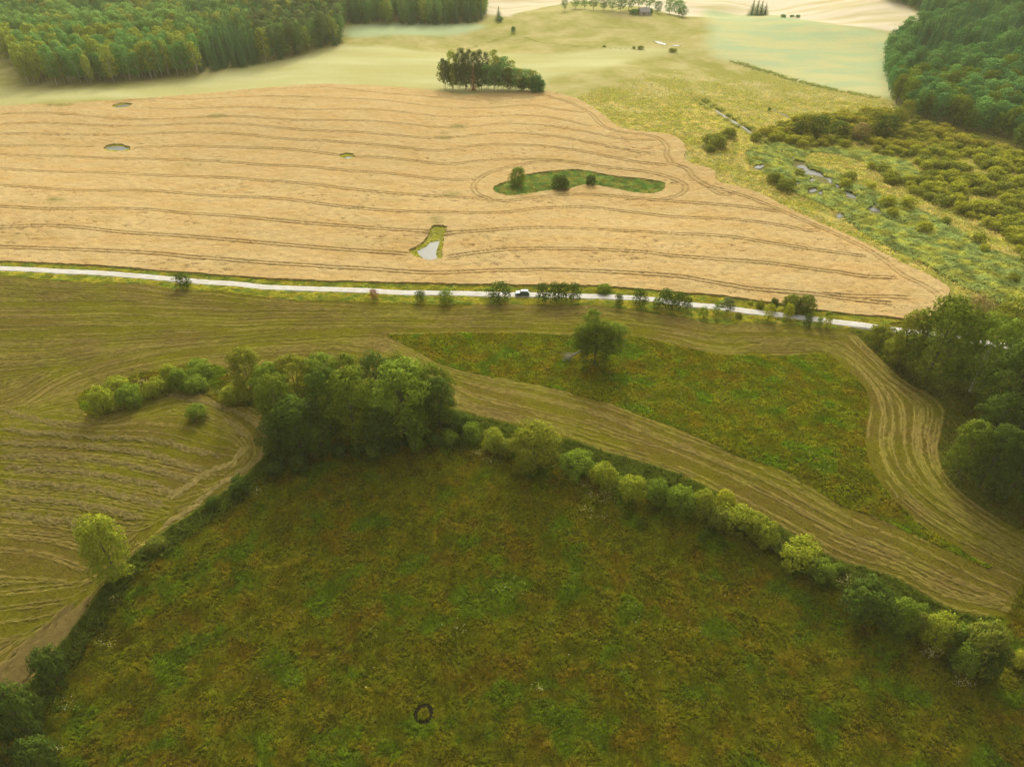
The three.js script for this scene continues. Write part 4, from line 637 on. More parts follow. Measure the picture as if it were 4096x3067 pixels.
function wispGeo(seed, strands) {
  const rnd = mulberry(seed), p = [], idx = [], n = [], col = [];
  for (let b = 0; b < strands; b++) {
    const z0 = (rnd() - 0.5) * 0.5, yaw = (rnd() - 0.5) * 0.5, l = 0.5 + 0.5 * rnd(), hh = 0.04 + 0.14 * rnd(), x0 = (rnd() - 0.5) * 0.6, w = 0.018 + 0.022 * rnd(), k = p.length / 3, tone = 0.8 + 0.4 * rnd();
    [[-1, 0.01], [-0.35, 1], [0.35, 0.8], [1, 0.02]].forEach(([t, y]) => { const x = x0 + t * l * 0.6, z = z0 + t * yaw * l * 0.6; p.push(x, y * hh, z - w, x, y * hh + 0.01, z + w); n.push(0, 1, -0.3, 0, 1, 0.3); col.push(tone, tone, tone, tone, tone, tone); });
    for (let j = 0; j < 3; j++) idx.push(k + j * 2, k + j * 2 + 1, k + j * 2 + 2, k + j * 2 + 2, k + j * 2 + 1, k + j * 2 + 3);
  }
  const g = new THREE.BufferGeometry(); g.setAttribute('position', new THREE.Float32BufferAttribute(p, 3)); g.setAttribute('normal', new THREE.Float32BufferAttribute(n, 3)); g.setAttribute('color', new THREE.Float32BufferAttribute(col, 3)); g.setIndex(idx); return g;
}
const grassMat = new THREE.MeshPhysicalMaterial({ color: 0xffffff, vertexColors: true, roughness: 1, specularIntensity: 0.02, transmission: 0.5, thickness: 0, side: THREE.DoubleSide });
const strawMat = matte({ color: 0xffffff, vertexColors: true, side: THREE.DoubleSide });
function scatter(name, label, category, geo, mat, items) {
  const K = mat === grassMat ? 1.85 : 1.1; // a blade both reflects and passes light
  const im = new THREE.InstancedMesh(geo, mat, items.length); im.name = numbered(name); im.castShadow = im.receiveShadow = true;
  const M = new THREE.Matrix4(), e = new THREE.Euler(), q = new THREE.Quaternion(), c = new THREE.Color(), P = new THREE.Vector3(), Q = new THREE.Vector3();
  items.forEach((t, i) => { q.setFromEuler(e.set(t.tx || 0, t.r, t.tz || 0, 'XZY')); M.compose(P.set(t.x, t.y, t.z), q, Q.set(t.s, t.h, t.s)); im.setMatrixAt(i, M); im.setColorAt(i, c.setRGB(t.c[0] * K, t.c[1] * K, t.c[2] * K)); });
  scene.add(tag(im, label, category, null, 'stuff')); return items.length;
}
const within = (A, n, rnd, keep) => { const b = A.b, o = []; let guard = 0; while (o.length < n && guard++ < n * 14) { const x = lerp(b[0], b[2], rnd()), z = lerp(b[1], b[3], rnd()); if (inView(x, z, 60) && inside(A, x, z) && (!keep || keep(x, z))) o.push([x, z]); } return o; };
let count = 0;
const ringC = G(915, 1543), RING = 1.45;
const trails = [[130,840, 200,920, 250,980, 330,1030, 400,1060, 450,1110, 490,1170, 510,1215], [625,90, 612,180, 600,260, 578,480, 560,580, 512,720, 482,900, 452,1020], [600,1262, 700,1272, 800,1310, 880,1345], [1362,470, 1345,560, 1338,650], [1228,1030, 1242,1100, 1205,1160], [1790,400, 1880,590, 1950,650, 1975,700], [2000,800, 1880,850, 1860,900, 1700,990], [1570,1190, 1500,1220, 1400,1215]].map(l => smoothLine(world(l, 729, 1089, 0.3424), 0.8));
const trailDist = (x, z) => { let d = 9; for (const t of trails) { const a = t[0], b = t[t.length - 1]; if (Math.abs(x - (a[0] + b[0]) / 2) > 40 || Math.abs(z - (a[1] + b[1]) / 2) > 40) continue; d = Math.min(d, lineDist(t, x, z)); } return d; };
const meadowTone = (x, z, rnd) => {
  const a = fbm(x / 26, z / 20 + 5), b = fbm(x / 8 + 30, z / 7), g = fbm(x / 18 + 60, z / 15), d = n2b(x / 2.5, z / 2.5), rus = sstep(0.05, 0.5, 0.8 * a + 0.6 * b + 0.12 * d);
  let c = mix3([0.112, 0.124, 0.004], [0.142, 0.126, 0.005], clamp(0.5 + b * 1.2 + d * 0.2)); c = mix3(c, [0.145, 0.094, 0.006], rus * 0.45); c = mix3(c, [0.085, 0.135, 0.004], sstep(0.08, 0.42, g + 0.12 * d) * 0.85);
  const an = 2.2 * n2(x / 22, z / 22), u = x * cos(an) + z * sin(an), w = z * cos(an) - x * sin(an), k = (0.68 + 0.55 * rnd()) * (1 + 0.34 * n2b(u / 2.6, w / 0.6) + 0.16 * n2(x / 1.1, z / 1.1 + 9)); return [c[0] * k, c[1] * k, c[2] * k];  // streaky dark tone stands in for weak self-shadow between tufts
};
{
  const tufts = [tuftGeo(1, 9, 0.055, 0.55, 0.25), tuftGeo(2, 9, 0.05, 0.75, 0.45), tuftGeo(3, 8, 0.06, 0.4, 0.15)];
  const make = (A, n, seed, hBase, tone, keep, mod) => { const rnd = mulberry(seed), out = [[], [], []]; for (const [x, z] of within(A, n, rnd, keep)) { const w = n2(x / 7, z / 7), w2 = n2b(x / 9, z / 9), hm = 1 + 0.7 * fbm(x / 2.2, z / 2.2 + 70, 2) + 0.5 * fbm(x / 9, z / 9); let h = hBase * (0.7 + 0.6 * rnd()) * hm; if (mod) h = mod(x, z, h); out[Math.floor(rnd() * 3)].push({ x, z, y: H(x, z) - 0.03, r: rnd() * 6.28, tx: w * 0.7 + (rnd() - 0.5) * 0.25, tz: w2 * 0.7 + (rnd() - 0.5) * 0.25, s: 0.8 * (0.6 + 0.9 * rnd()), h, c: tone(x, z, rnd) }); } return out; };
  const mk = (lists, name, label, cat) => lists.forEach((l, k) => count += scatter(name, label, cat, tufts[k], grassMat, l));
  mk(make(meadowA, 235000, 11, 0.62, meadowTone, (x, z) => Math.abs(Math.hypot(x - ringC[0], z - ringC[1]) - RING) > 0.42, (x, z, h) => { const d = trailDist(x, z); return d < 0.4 ? h * 0.55 : h; }), 'meadow_grass', 'tall olive and russet grass of the foreground meadow', 'grass');
  const roughTone = (x, z, rnd) => { const c = meadowTone(x, z, rnd); return [c[0] * 1.15, c[1] * 1.22, c[2]]; };
  mk(make(roughA, 62000, 12, 0.68, roughTone), 'rough_grass', 'uncut rough grass between the mown hay strips', 'grass');
  // verges of the road
  const vA = area([...smoothLine(world(mownUpper), 3), ...smoothLine(world(wheatBottom), 3)]);
  const vergeTone = (x, z, rnd) => { const a = fbm(x / 9, z / 4), k = 0.8 + 0.4 * rnd(); let c = mix3([0.29, 0.27, 0.03], [0.17, 0.215, 0.03], clamp(0.4 + a * 1.6)); c = mix3(c, [0.38, 0.31, 0.06], sstep(0.25, 0.6, fbm(x / 5 + 8, z / 5))); return c.map(v => v * k); };
  mk(make(vA, 62000, 13, 0.6, vergeTone, (x, z) => lineDist(road, x, z) > 1.75 + 0.3 * n2(x / 3, z / 3)), 'verge_grass', 'bright yellow-green grass on the road verges', 'grass');
  // wheat island and pond rims
  // standing wheat: tufts of ears that give the canopy its grain
  { const ears = [tuftGeo(21, 7, 0.07, 0.4, 0.2), tuftGeo(22, 7, 0.07, 0.34, 0.3)], rnd = mulberry(91), out = [[], []], b = wheatA.b; let made = 0, guard = 0;
    while (made < 200000 && guard++ < 900000) { const z = lerp(b[1], b[3], Math.pow(rnd(), 0.75)), x = lerp(b[0], b[2], rnd()); if (!inView(x, z, 40) || wheatF(x, z) < 0.15 || laneDist(x, z) < 0.42) continue; const n = fbm(x / 34 + 11, z / 14), v = (0.62 + 0.5 * rnd()) * 0.6; out[made++ & 1].push({ x, z, y: H(x, z) + 0.58, r: rnd() * 6.28, tx: (rnd() - 0.5) * 0.4, tz: (rnd() - 0.5) * 0.4, s: 0.7 + 0.4 * rnd(), h: 0.36 + 0.14 * rnd(), c: mix3([0.52, 0.39, 0.185], [0.5, 0.335, 0.135], clamp(0.35 + n * 0.9)).map(q => q * v) }); }
    out.forEach((l, k) => count += scatter('wheat_ears', 'golden ears standing proud of the wheat canopy', 'wheat', ears[k], grassMat, l)); }
  const isl = (x, z, rnd) => { const a = fbm(x / 6, z / 6), k = 0.8 + 0.4 * rnd(); return mix3([0.12, 0.20, 0.04], [0.22, 0.21, 0.045], clamp(0.4 + a * 1.5)).map(v => v * k); };
  mk(make(islandA, 12000, 14, 1.0, isl), 'island_grass', 'lush green grass of the island in the wheat', 'grass');
  for (const p of wheatPonds) { const hA = area(p.hole); mk(make(hA, 900, 15, 0.5, (x, z, rnd) => { const k = 0.8 + 0.4 * rnd(); return [0.30 * k, 0.30 * k, 0.035 * k]; }, (x, z) => sdf(p.A, x, z) < -0.15), 'pond_rim_grass', 'green grass ringing a flooded hollow in the wheat', 'grass'); }
  // copse floor
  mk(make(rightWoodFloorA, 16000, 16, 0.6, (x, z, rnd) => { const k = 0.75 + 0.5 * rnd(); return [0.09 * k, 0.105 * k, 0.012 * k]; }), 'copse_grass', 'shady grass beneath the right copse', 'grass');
  // valley rough grass and reeds
  const val = (x, z, rnd) => { const a = fbm(x / 22, z / 14), b = fbm(x / 8 + 4, z / 5), k = 0.8 + 0.4 * rnd(); return mix3(mix3([0.32, 0.30, 0.045], [0.43, 0.35, 0.12], clamp(0.4 + a * 1.4)), [0.22, 0.255, 0.05], sstep(0.05, 0.5, b)).map(v => v * k); };
  mk(make(valleyA, 80000, 17, 0.85, val, (x, z) => (!inside(reedA, x, z) || R() < 0.4) && !hidesWater(x, z, 2.5) && lineDist(ditch, x, z) > 1.6 && R() > sstep(330, 520, -z)), 'marsh_grass', 'yellow-green rough grass of the marsh valley', 'grass');
  const reedT = [tuftGeo(5, 9, 0.05, 0.28, 0.1), tuftGeo(6, 9, 0.05, 0.34, 0.2), tuftGeo(7, 9, 0.05, 0.22, 0.05)];
  const reed = (x, z, rnd) => { const a = fbm(x / 14, z / 9), k = 0.8 + 0.4 * rnd(); return mix3([0.19, 0.235, 0.07], [0.28, 0.28, 0.05], clamp(0.35 + a * 1.6)).map(v => v * k); };
  make(reedA, 62000, 18, 1.15, reed, (x, z) => R() < sstep(-1, 7, sdf(reedA, x, z)) + 0.15 && !hidesWater(x, z, 4.5)).forEach((l, k) => { l.forEach(t => t.s *= 1.9); count += scatter('reed_bed', 'blue-green reeds of the marsh beside the ditch', 'reeds', reedT[k], grassMat, l); });
  // ditch banks: darker tall herbage
  { const rnd = mulberry(77), out = [[], [], []]; for (let i = 0; i < 8000; i++) { const k = rnd() * (ditch.length - 1), a = ditch[Math.floor(k)], b = ditch[Math.floor(k) + 1], t = k % 1, side = rnd() < 0.5 + 0.9 * n2(k / 3, 4) ? 1 : -1, off = side * (1.6 + 4.5 * rnd() * rnd()); if (rnd() < 0.5 + 0.8 * n2(k / 2, 8)) continue; const ux = b[0] - a[0], uz = b[1] - a[1], q = Math.hypot(ux, uz); const x = lerp(a[0], b[0], t) - uz / q * off, z = lerp(a[1], b[1], t) + ux / q * off, v = 0.75 + 0.5 * rnd(); if (hidesWater(x, z, 4)) continue; out[i % 3].push({ x, z, y: H(x, z) - 0.03, r: rnd() * 6.28, s: 1.3, h: 0.7 + rnd() * 0.8, c: [0.15 * v, 0.17 * v, 0.03 * v] }); } out.forEach((l, k) => count += scatter('ditch_bank_herbage', 'dark tall herbage along the banks of the straight ditch', 'herbage', reedT[k], grassMat, l)); }
  // strip of tall herbage bounding the far pale field, and the old drain in the pasture
  { const rnd = mulberry(80), out = [[], [], []]; [[smoothLine(world([1585,132, 1612,141, 1660,156, 1720,174, 1800,193, 1905,214]), 3), 1900, 3.0, 0.8], [drain2, 500, 2.4, 0.6], [smoothLine(world([985,112, 1040,96, 1110,78, 1200,96, 1330,104, 1400,108]), 4), 450, 2.5, 0.5]].forEach(([ln, n, wd, hh]) => { for (let i = 0; i < n; i++) { const k = rnd() * (ln.length - 1.01), a = ln[Math.floor(k)], x = a[0] + (rnd() - 0.5) * 2 * wd, z = a[1] + (rnd() - 0.5) * 2 * wd, v = 0.7 + 0.6 * rnd(); if (n2(x / 9, z / 9) < -0.35) continue; out[i % 3].push({ x, z, y: H(x, z) - 0.03, r: rnd() * 6.28, s: 1.6, h: hh * (0.7 + 0.8 * rnd()), c: [0.2 * v, 0.225 * v, 0.06 * v] }); } }); out.forEach((l, k) => count += scatter('field_edge_herbage', 'green herbage strip bounding the far pale field', 'herbage', reedT[k], grassMat, l)); }
  // coarse herbs along hedge foot and margins, dark tone doubling as hedge shadow
  const margin = [[...mownLower.slice(10)], [562,884, 578,930, 574,985, 520,1040, 420,1110, 330,1170, 240,1250, 200,1310, 130,1400, 60,1480, 0,1532, -60,1590]].map(l => smoothLine(world(l), 1.5));
  { const rnd = mulberry(78), out = [[], [], []]; margin.forEach((ln, m) => { for (let i = 0; i < (m ? 9000 : 17000); i++) { const k = rnd() * (ln.length - 1.01), a = ln[Math.floor(k)], b = ln[Math.floor(k) + 1], t = k % 1, off = (m ? 0.3 + 5.5 * rnd() * rnd() : 0.3 + 6.5 * rnd()); const ux = b[0] - a[0], uz = b[1] - a[1], q = Math.hypot(ux, uz) || 1; let x = lerp(a[0], b[0], t) - uz / q * off, z = lerp(a[1], b[1], t) + ux / q * off; if (!inside(meadowA, x, z)) { x = lerp(a[0], b[0], t) + uz / q * off; z = lerp(a[1], b[1], t) - ux / q * off; } if (!inside(meadowA, x, z)) continue; const v = 0.7 + 0.6 * rnd(); out[i % 3].push({ x, z, y: H(x, z) - 0.03, r: rnd() * 6.28, s: 1.5 * (0.7 + 0.6 * rnd()), h: (0.9 + 0.7 * rnd()) * (1 + 0.5 * fbm(x / 5, z / 5)), c: [0.075 * v, 0.095 * v, 0.009 * v] }); } }); out.forEach((l, k) => count += scatter('margin_herbage', 'dark nettles and tall herbs along the hedge foot and margin', 'herbage', reedT[k], grassMat, l)); }
  // pale flower heads
  const fl = new THREE.SphereGeometry(1, 5, 3, 0, 2 * PI, 0, PI / 2); fl.scale(1, 0.4, 1); fl.deleteAttribute('uv'); fl.setAttribute('color', new THREE.Float32BufferAttribute(new Float32Array(fl.attributes.position.count * 3).fill(1), 3));
  { const rnd = mulberry(79), it = []; const spots = [[1620,1140,28,14,130], [1690,1175,14,8,40], [1310,1070,40,22,170], [1250,1050,30,12,60], [1830,1255,32,20,150], [1860,1275,30,18,70], [1900,1330,20,12,40], [2010,1412,26,16,150], [2080,1475,30,20,160], [2130,1460,14,26,110], [2195,1428,26,14,120], [310,1180,24,8,60], [250,1296,16,8,50], [310,830,30,8,110], [500,815,10,6,30], [505,830,14,6,40], [470,852,18,6,50], [230,1390,24,16,50], [150,1520,30,20,60], [125,1620,16,8,50], [1030,985,16,8,60], [1060,1000,20,8,50], [1260,1106,24,8,50], [1100,1275,40,30,50], [1160,1490,14,10,26], [985,1360,30,20,24], [1300,1120,40,18,50], [1290,1075,30,16,60], [555,1065,20,14,60], [1470,1350,300,150,90], [800,1400,300,120,80], [1400,860,90,40,160], [1150,770,160,30,160], [1560,890,120,60,90], [1780,1000,50,40,60], [1900,1090,40,30,30]];
    for (const [cx, cy, rx, ry, n] of spots) for (let i = 0; i < n * 0.7; i++) { const a = rnd() * 2 * PI, q = Math.pow(rnd(), 0.8); const [x, z] = G(cx + cos(a) * rx * q, cy + sin(a) * ry * q); const v = 0.8 + 0.4 * rnd(), yel = rnd() < 0.6; it.push({ x, z, y: H(x, z) + 0.7 + 0.5 * rnd(), r: 0, s: 0.035 + 0.05 * rnd(), h: 0.08, c: yel ? [0.6 * v, 0.54 * v, 0.1 * v] : [0.62 * v, 0.6 * v, 0.34 * v] }); }
    count += scatter('wild_flowers', 'pale yellow and white flower heads among hedge herbs', 'flowers', fl, strawMat, it); }
}
console.log('hay');
{
  const guides = [mownUpper, [835,725, 1003,720, 1106,720, 1225,725, 1338,727, 1431,740, 1526,762, 1698,769, 1793,768, 1841,810, 1879,875, 1869,944, 1889,1026, 1951,1100, 2057,1175, 2160,1230], [...mownRight], [2143,1334, 2040,1312, 1937,1253, 1800,1209, 1715,1157, 1605,1098, 1465,1026, 1277,968, 1140,927, 1020,898, 960,872, 900,800, 820,760, 740,745], [835,725, 900,759, 948,785, 1037,810, 1208,843, 1380,896, 1526,954, 1691,1016, 1835,1100, 1971,1154, 2129,1228],
    [51,886, 103,841, 171,807, 274,780, 377,759, 514,745, 640,735, 756,728, 835,725], [0,890, 60,880, 100,870], [-100,760, 0,755, 103,755, 240,745, 400,735], [-100,690, 120,690, 300,690, 500,695, 700,690], [172,895, 230,905, 308,880, 380,858, 452,862, 520,890, 560,925, 574,985, 520,1040, 420,1110, 330,1170, 240,1250, 130,1400, 0,1532], [0,927, 103,937, 205,946, 308,947, 377,959, 445,980, 486,985], [0,982, 137,987, 240,997, 325,1014, 418,1035], [0,1040, 103,1047, 205,1057, 291,1074, 353,1091], [0,1111, 68,1115, 154,1127, 229,1140], [0,1180, 100,1190, 180,1220], [0,1300, 80,1290, 160,1280]].map(l => smoothLine(world(l), 3));
  const segs = []; for (const g of guides) for (let i = 1; i < g.length; i++) { const dx = g[i][0] - g[i - 1][0], dz = g[i][1] - g[i - 1][1], q = Math.hypot(dx, dz) || 1; segs.push([(g[i][0] + g[i - 1][0]) / 2, (g[i][1] + g[i - 1][1]) / 2, dx / q, dz / q]); }
  // direction of mowing, averaged from the nearest guides on a 3 m grid
  const gs = 3, gx0 = -195, gz0 = -220, gnx = 135, gnz = 60, D = new Float32Array(gnx * gnz);
  for (let j = 0; j < gnz; j++) for (let i = 0; i < gnx; i++) { const x = gx0 + i * gs, z = gz0 + j * gs; let c2 = 0, s2 = 0; for (const [sx, sz, dx, dz] of segs) { const d = (sx - x) ** 2 + (sz - z) ** 2 + 6, w = 1 / (d * d), a = 2 * Math.atan2(dz, dx); c2 += w * cos(a); s2 += w * sin(a); } D[j * gnx + i] = Math.atan2(s2, c2) / 2; }
  const dirAt = (x, z) => { const i = clamp(Math.round((x - gx0) / gs), 0, gnx - 1), j = clamp(Math.round((z - gz0) / gs), 0, gnz - 1); return D[j * gnx + i]; };
  const rnd = mulberry(81), hayT = [wispGeo(1, 12), wispGeo(2, 12)], grT = [tuftGeo(11, 8, 0.05, 0.7, 0.4)], hay = [[], []], green = [];
  const cellT = 0.5, used = new Map(), key = (x, z) => Math.round(x / cellT) * 100003 + Math.round(z / cellT);
  const free = (x, z, d) => { for (let a = -d; a <= d; a += cellT) for (let b = -d; b <= d; b += cellT) if (used.has(key(x + a, z + b))) return false; return true; };
  // each swath is a low continuous ridge of cut grass
  const sw = { p: [], c: [], i: [], u: [] };
  const swath = (pts, left, ph) => {
    if (pts.length < 6) return;
    pts.forEach(([x, z, a0], i) => {
      const q = pts[Math.min(i + 1, pts.length - 1)], o = pts[Math.max(i - 1, 0)]; let tx = q[0] - o[0], tz = q[1] - o[1]; const n = Math.hypot(tx, tz) || 1; tx /= n; tz /= n;
      const e = Math.min(1, Math.min(i, pts.length - 1 - i) / 5 + 0.05), wob = 0.16 * n2(i / 7, ph), wd = (0.2 + 0.1 * n2(i / 5, ph + 20)) * (left ? 0.75 : 1), hh = 0.2 * e * (0.75 + 0.4 * n2(i / 3, ph + 40)) * (left ? 0.6 : 1), brown = clamp(0.5 + fbm(x / 30 + 3, z / 24) * 1.2), v = 0.95 + 0.3 * n2(i / 4, ph + 60);
      const c = mix3([0.25, 0.22, 0.036], [0.25, 0.195, 0.056], brown);
      [[-1, 0.02], [0, 1], [1, 0.02]].forEach(([k, t]) => { const px = x - tz * (k * wd + wob), pz = z + tx * (k * wd + wob); sw.p.push(px, H(px, pz) + 0.13 + hh * t, pz); sw.c.push(c[0] * v, c[1] * v, c[2] * v); sw.u.push(i * 0.5, k * wd + ph); });
      if (i) { const B = sw.p.length / 3 - 3, A = B - 3; for (let k = 0; k < 2; k++) sw.i.push(A + k, A + k + 1, B + k, B + k, A + k + 1, B + k + 1); }
    });
  };
  const b = mownA.b; let streams = 0;
  for (let tries = 0; tries < 60000; tries++) {
    const sx = lerp(b[0], b[2], rnd()), sz = lerp(b[1], b[3], rnd()); if (!inView(sx, sz, 80) || mownF(sx, sz) < 0.3 || used.has(key(sx, sz)) || used.has(key(sx + 0.5, sz)) || used.has(key(sx, sz + 0.5)) || used.has(key(sx, sz - 0.5))) continue;
    const left = sx < -30 && -sz < 150, tan = rnd(), wide = left ? 0.16 : 0.30, pathPts = [], halves = [];
    const isHay = tan < 0.62; streams++;
    for (const dir of [1, -1]) { let x = sx, z = sz, pa = dirAt(x, z) + (dir < 0 ? PI : 0); const mine = []; const long = 30 + 60 * rnd(); for (let s = 0; s < long; s++) { let a = dirAt(x, z); if (cos(a - pa) < 0) a += PI; pa = a; x += cos(a) * 0.5; z += sin(a) * 0.5; if (mownF(x, z) < 0.2 || (s > 4 && !free(x, z, 0)) || !inView(x, z, 80)) break; mine.push([x, z, a]); } for (const m of mine) pathPts.push(m); halves.push(mine); }
    if (isHay) swath([...halves[1].slice().reverse(), ...halves[0]], left, rnd() * 99);
    for (const [x, z, a] of pathPts) {
      used.set(key(x, z), 1);
      const f = 0.55 + 0.6 * fbm(x / 6 + 17, z / 6), brown = clamp(0.5 + fbm(x / 30 + 3, z / 24) * 1.2);
      const m = (left ? 0.45 : 1);
      if (isHay) for (let k = 0; k < 2; k++) { if (rnd() > (0.35 + 0.3 * f) * m) continue; const v = 0.65 + 0.4 * rnd(), px = x + (rnd() - 0.5) * wide * 2, pz = z + (rnd() - 0.5) * wide * 2; hay[k].push({ x: px, z: pz, y: H(px, pz) + 0.15, r: -a + (rnd() - 0.5) * 0.35, s: 0.9 + 0.4 * rnd(), h: 0.45 + 0.5 * rnd(), c: mix3([0.195, 0.172, 0.026], [0.195, 0.148, 0.036], brown).map(q => q * v) }); }
      else if (rnd() < 0.8) { const v = 0.75 + 0.5 * rnd(), px = x + (rnd() - 0.5) * 0.5, pz = z + (rnd() - 0.5) * 0.5; green.push({ x: px, z: pz, y: H(px, pz) + 0.1, r: rnd() * 6.28, s: 0.6, h: 0.2 + 0.14 * rnd(), c: [0.13 * v, 0.122 * v, 0.008 * v] }); }
    }
  }
  { const g = new THREE.BufferGeometry(); g.setAttribute('position', new THREE.Float32BufferAttribute(sw.p, 3)); g.setAttribute('color', new THREE.Float32BufferAttribute(sw.c, 3)); g.setAttribute('uv', new THREE.Float32BufferAttribute(sw.u, 2)); g.setIndex(sw.i); g.computeVertexNormals(); tag(mesh('hay_swaths', g, matte({ vertexColors: true, map: repeatMap(grassCol, 5), bumpMap: repeatMap(grassBump, 4), bumpScale: 0.08, side: THREE.DoubleSide })), 'fine parallel swaths of cut grass sweeping round the hay field', 'hay', null, 'stuff'); }
  // general stubble so that the ground between rows is not bare
  for (const [x, z] of within(mownA, 60000, rnd, (x, z) => mownF(x, z) > 0.1)) { const v = 0.75 + 0.5 * rnd(), n = clamp(0.45 + fbm(x / 30 + 3, z / 24) * 1.3); green.push({ x, z, y: H(x, z) + 0.1, r: rnd() * 6.28, s: 0.55, h: 0.14 + 0.1 * rnd(), c: mix3([0.11, 0.105, 0.005], [0.108, 0.083, 0.011], n).map(q => q * v) }); }
  // the brown spill of hay at the left margin
  { const A = area(world([205,1290, 180,1330, 130,1400, 75,1450, 30,1490, -30,1540, -60,1500, 0,1440, 40,1400, 90,1360, 140,1315])); for (const [x, z] of within(A, 9000, rnd, (x, z) => rnd() < 0.75 * sstep(-0.5, 4.5, sdf(A, x, z) + 2.2 * n2(x / 3, z / 3)))) { const v = 0.6 + 0.6 * rnd(); hay[0].push({ x, z, y: H(x, z) + 0.15 + 0.2 * rnd(), r: -dirAt(x, z) + (rnd() - 0.5) * 0.7, s: 1.1, h: 1 + rnd(), c: [0.2 * v, 0.15 * v, 0.045 * v] }); } }
  // windrows: long ridges of raked hay
  const rows = [[0,1012, 150,1058, 400,1098, 620,1106], [0,1130, 300,1160, 600,1185, 900,1190, 1100,1225, 1300,1285, 1420,1300], [0,1215, 300,1225, 600,1240, 850,1270, 1050,1320, 1200,1365, 1310,1385], [0,1290, 400,1305, 700,1335, 950,1385, 1100,1425, 1220,1445], [0,1370, 300,1385, 650,1420, 900,1465, 1050,1510, 1160,1560], [0,1460, 300,1480, 600,1510, 850,1560, 1030,1610], [0,1560, 300,1580, 600,1620, 800,1668, 900,1700], [0,1668, 200,1678, 450,1712, 670,1752], [1050,915, 1280,962, 1480,1022, 1620,1100, 1680,1190, 1670,1270, 1560,1380, 1400,1480, 1250,1600, 1100,1700, 1000,1760], [1400,1065, 1500,1130, 1570,1185], [1550,1245, 1480,1330, 1330,1400, 1200,1480, 1080,1570]];
  const rowLabels = ['faint hay windrow just below the left end of the spit', 'first full hay windrow below the spit', 'second hay windrow below the spit', 'third hay windrow below the spit', 'fourth hay windrow below the spit', 'fifth hay windrow below the spit', 'sixth hay windrow, second above the bright corner tree', 'seventh hay windrow, meeting the bright corner tree', 'outermost curved hay windrow looping along the field edge', 'short hay windrow piece below the lone bush', 'inner diagonal hay windrow inside the outermost loop'];
  const ridgeMat = matte({ vertexColors: true, map: repeatMap(grassCol, 4), bumpMap: repeatMap(grassBump, 3), bumpScale: 0.12 });
  rows.forEach((l, ri) => {
    const W = smoothLine(world(l, 0, 540, 0.3424), 0.7), pos = [], uv = [], col = [], idx = [], prof = [-0.45, -0.3, -0.12, 0.12, 0.3, 0.45], n = prof.length; const big = ri === 0 || ri === 9 ? 0.4 : 0.6;
    W.forEach((p, i) => { const a = W[Math.max(0, i - 1)], c = W[Math.min(W.length - 1, i + 1)]; let tx = c[0] - a[0], tz = c[1] - a[1]; const q = Math.hypot(tx, tz); tx /= q; tz /= q; const sway = 0.55 * n2(i / 6, ri * 7) + 0.25 * n2(i / 2.2, ri * 3), k = big * (0.75 + 0.45 * n2(i / 3, ri)) * Math.min(1, Math.min(i, W.length - 1 - i) / 4 + 0.05);
      prof.forEach((o, j) => { const w = o * (0.7 + 0.4 * k) + sway, x = p[0] - tz * w, z = p[1] + tx * w; pos.push(x, H(x, z) + 0.1 + 0.30 * k * (1 - (o / 0.45) ** 2) + 0.05 * n2b(i * 1.3, j * 2.1), z); uv.push(i * 0.7, w); const v = 0.85 + 0.3 * n2(i / 2, j + ri * 3); col.push(0.165 * v, 0.14 * v, 0.03 * v);
        if (j > 0 && j < n - 1 && k > 0.15) for (let d = 0; d < 2; d++) { const vv = 0.75 + 0.5 * rnd(); hay[d].push({ x: x + (rnd() - 0.5) * 1.3, z: z + (rnd() - 0.5) * 1.3, y: H(x, z) + 0.13 + 0.12 * rnd() * k, r: -Math.atan2(tz, tx) + (rnd() - 0.5) * 1.0, s: 0.6 + 0.4 * rnd(), h: 0.6 + 0.6 * rnd(), c: [0.2 * vv, 0.16 * vv, 0.05 * vv] }); } });
      if (i) for (let j = 0; j < n - 1; j++) { const A = (i - 1) * n + j, B = i * n + j; idx.push(A, A + 1, B, B, A + 1, B + 1); } });
    const g = new THREE.BufferGeometry(); g.setAttribute('position', new THREE.Float32BufferAttribute(pos, 3)); g.setAttribute('uv', new THREE.Float32BufferAttribute(uv, 2)); g.setAttribute('color', new THREE.Float32BufferAttribute(col, 3)); g.setIndex(idx); g.computeVertexNormals();
    tag(mesh('hay_windrow', g, ridgeMat), rowLabels[ri], 'windrow', 'raked hay windrows in the left field');
  });
  hay.forEach((l, k) => count += scatter('loose_hay', 'loose straw-coloured hay lying in swaths on the mown field', 'hay', hayT[k], strawMat, l));
  count += scatter('stubble_grass', 'short green regrowth between the hay swaths', 'grass', grT[0], grassMat, green);
  console.log('hay', streams, hay[0].length, hay[1].length, green.length);
}
console.log('instances', count);
// ring of bare dark earth in the meadow
{
  const pos = [], idx = [], N = 40; for (let i = 0; i < N; i++) { const a = i / N * 2 * PI; [-0.42, -0.2, 0.2, 0.42].forEach((o, j) => { const r = RING + o * (1 + 0.25 * n2(cos(a) * 2, sin(a) * 2 + j)), x = ringC[0] + cos(a) * r, z = ringC[1] + sin(a) * r; pos.push(x, H(x, z) + (j % 3 ? 0.11 : 0.03), z); }); const A = i * 4, B = (i + 1) % N * 4; for (let j = 0; j < 3; j++) idx.push(A + j, B + j, A + j + 1, A + j + 1, B + j, B + j + 1); }
  const g = new THREE.BufferGeometry(); g.setAttribute('position', new THREE.Float32BufferAttribute(pos, 3)); g.setIndex(idx); g.computeVertexNormals();
  tag(mesh('bare_soil_ring', g, matte({ color: new THREE.Color(0.012, 0.01, 0.005), side: THREE.DoubleSide })), 'ring of bare dark earth in the foreground meadow', 'soil', null, 'structure');
}

